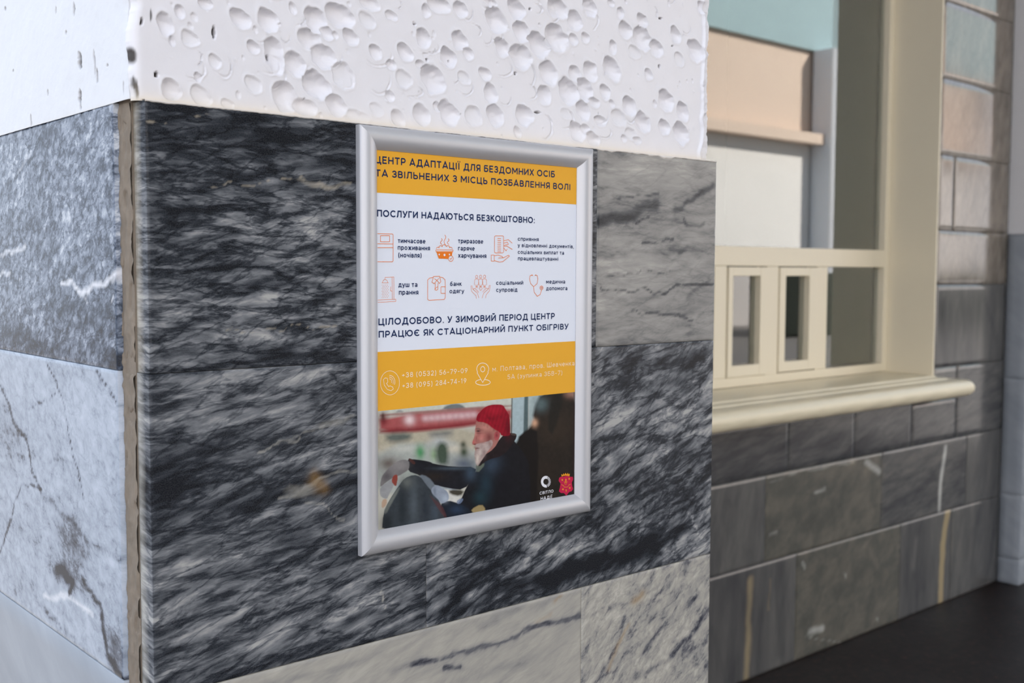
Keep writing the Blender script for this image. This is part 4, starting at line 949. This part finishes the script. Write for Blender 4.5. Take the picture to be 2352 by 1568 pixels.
    poly([(690, 950), (720, 980), (800, 1040), (850, 1150), (820, 1150), (740, 1030)], (88, 52, 52), 5, a=.6)
    poly([(925, 1010), (960, 985), (990, 990), (965, 1030), (935, 1035)], (110, 124, 150), 4, a=.8)
    poly([(1050, 1080), (1140, 1032), (1180, 1080), (1150, 1110), (1070, 1112)], (150, 132, 92), 5)
    # hood and collar
    poly([(1280, 500), (1330, 440), (1380, 424), (1440, 430), (1444, 460), (1415, 512), (1330, 620), (1180, 660), (1120, 720), (1110, 690), (1160, 620), (1220, 555)], (34, 25, 27), 3, .25)
    poly([(1385, 430), (1440, 430), (1438, 450), (1400, 445)], (86, 74, 66), 3, a=.6)
    # face
    poly([(1095, 318), (1230, 330), (1300, 400), (1300, 470), (1250, 560), (1160, 620), (1100, 640), (1085, 560), (1092, 532), (1066, 526), (1060, 510), (1086, 440), (1086, 392), (1092, 370)], (160, 106, 97), 2, .2, 1)
    blob(1180, 380, 60, 34, (192, 132, 120), .8); blob(1150, 455, 50, 30, (186, 110, 104), .6); blob(1075, 505, 14, 16, (190, 96, 92), .7); blob(1205, 465, 26, 44, (108, 44, 48), .75); blob(1125, 400, 34, 12, (120, 66, 66), .6); blob(1140, 480, 16, 26, (206, 136, 128), .5); blob(1092, 440, 8, 30, (206, 140, 128), .6)
    poly([(1092, 384), (1120, 380), (1135, 396), (1110, 392), (1094, 396)], (128, 92, 84), 2); blob(1113, 410, 17, 8, (52, 28, 30), .95); blob(1120, 428, 24, 7, (122, 66, 66), .7); blob(1096, 470, 8, 30, (140, 72, 70), .7)
    blob(1104, 545, 24, 8, (92, 46, 46), .9); blob(1085, 522, 12, 7, (96, 44, 44), .8)
    poly([(1250, 420), (1290, 408), (1302, 440), (1280, 490), (1250, 486)], (172, 82, 84), 3); blob(1272, 446, 12, 20, (116, 44, 50), .8)
    # beard
    poly([(1090, 522), (1130, 512), (1190, 500), (1230, 480), (1242, 520), (1200, 575), (1170, 620), (1130, 680), (1104, 716), (1084, 650), (1080, 590), (1100, 565), (1086, 548)], (166, 146, 140), 4, .35)
    blob(1190, 540, 30, 26, (196, 178, 172), .6); blob(1130, 590, 14, 30, (200, 186, 178), .7); blob(1106, 650, 14, 40, (210, 198, 186), .8); blob(1165, 600, 16, 40, (120, 100, 98), .5); blob(1215, 520, 14, 30, (130, 96, 92), .6); blob(1104, 556, 20, 6, (100, 54, 52), .85); blob(1150, 510, 30, 10, (150, 106, 100), .5)
    # hat
    poly([(1092, 328), (1104, 270), (1128, 246), (1160, 210), (1215, 184), (1300, 180), (1330, 190), (1350, 225), (1384, 280), (1388, 420), (1384, 450), (1310, 452), (1300, 420), (1240, 385), (1180, 335)], (142, 14, 34), 2.5, .18, 1)
    blob(1250, 230, 70, 36, (178, 24, 46), .75); blob(1370, 380, 24, 80, (92, 8, 24), .8); blob(1180, 300, 70, 12, (110, 8, 26), .6); poly([(1100, 322), (1150, 258), (1165, 262), (1290, 415), (1250, 400), (1170, 335)], (160, 18, 40), 5, a=.5)
    rib = .5+.5*np.sin((x*.9+y*.25)/4.5); hatm = np.clip(.5-dpoly(x, y, [(1092, 328), (1128, 246), (1215, 184), (1320, 185), (1384, 280), (1384, 450), (1310, 450)])/6, 0, 1)
    img[:] *= (1-.16*hatm*rib)[..., None]
    return img
zp0, zp1 = PZ0, zb3
nx_, nz_ = 430, 290
xs_, zs_ = np.linspace(PX0, PX1, nx_), np.linspace(zp0, zp1, nz_)
me = grid_mesh('photo_print', xs_, zs_, lambda s, z: (s, np.full(s.shape, PY-.0002), z))
s_, z_ = np.meshgrid(xs_, zs_)
qx, qy = to_px(s_, PY, z_); img = photo((qx-800)*3.7333, (qy-880)*3.7333)
ca = me.color_attributes.new('print', 'FLOAT_COLOR', 'POINT'); cc = np.ones((nx_*nz_, 4)); cc[:, :3] = np.clip(img.reshape(-1, 3), 0, .95)
ca.data.foreach_set('color', cc.ravel())
k = NT('photo_ink'); at = k.n('Attribute', attribute_name='print'); k.l(at.outputs['Color'], k.b.inputs['Base Color']); k.b.inputs['Roughness'].default_value = .38; k.b.inputs['Specular IOR Level'].default_value = .12
pr = sub(link('photo_print', me, k.m)); pr['label'] = 'printed photograph of a seated bearded person in a red knitted hat'
# logos on the photograph
lw = M['logo_white']
ring = []
for i in range(15):
    a0 = math.radians(75+i*14.5); a1 = math.radians(75+(i+1)*14.5); ro = 1.; ri = .52
    ring.append([(1692+42*r*math.cos(a), 843+50*r*math.sin(a)) for r, a in ((ro, a0), (ro, a1), (ri, a1), (ri, a0))])
for i in range(9):
    a = math.radians(-66+i*15.5); d = math.radians(4.6)
    ring.append([(1692+42*r*math.cos(b), 843+50*r*math.sin(b)) for r, b in ((1, a-d), (1, a+d), (.55, a+d*.8), (.55, a-d*.8))])
strokes('logo', c3, [], 1, lw, fills=ring)
text('logo_text', c3, 'СВІТЛО', (1638, 950), (1757, 938), 24, lw, off=.19)
text('logo_text', c3, 'НАДІЇ', (1647, 999), (1745, 987), 26, lw, off=.19)
strokes('crest', c3, [], 1, M['crest'], fills=[[(1806, 810), (1822, 800), (1845, 800), (1865, 792), (1890, 796), (1905, 802), (1922, 800), (1926, 822), (1914, 850), (1918, 880), (1926, 905), (1912, 925), (1892, 930), (1868, 962), (1846, 940), (1822, 940), (1804, 925), (1812, 895), (1818, 860), (1802, 835)]])
g_ = [[(1826, 798), (1824, 776), (1836, 786), (1842, 770), (1850, 784), (1860, 766), (1870, 782), (1880, 766), (1886, 780), (1896, 772), (1894, 796), (1860, 790)],
      [(1862, 816), (1868, 822), (1866, 850), (1862, 856), (1858, 850), (1858, 822)]]
def star(cx, cy, r): return [(cx+(r if i % 2 == 0 else r*.45)*math.cos(math.radians(i*36-90)), cy+(r if i % 2 == 0 else r*.45)*1.15*math.sin(math.radians(i*36-90))) for i in range(10)]
g_ += [star(1832, 828, 10), star(1892, 818, 10), star(1838, 908, 10), star(1896, 896, 10), [(1862, 908), (1870, 912), (1866, 935), (1860, 912)]]
strokes('crest_detail', c3, [[(1824, 868), (1840, 874), (1850, 890), (1880, 888), (1888, 870), (1904, 864)], [(1848, 840), (1858, 870)], [(1874, 840), (1864, 870)]], .5, M['gold'], dy=.0006, fills=g_)
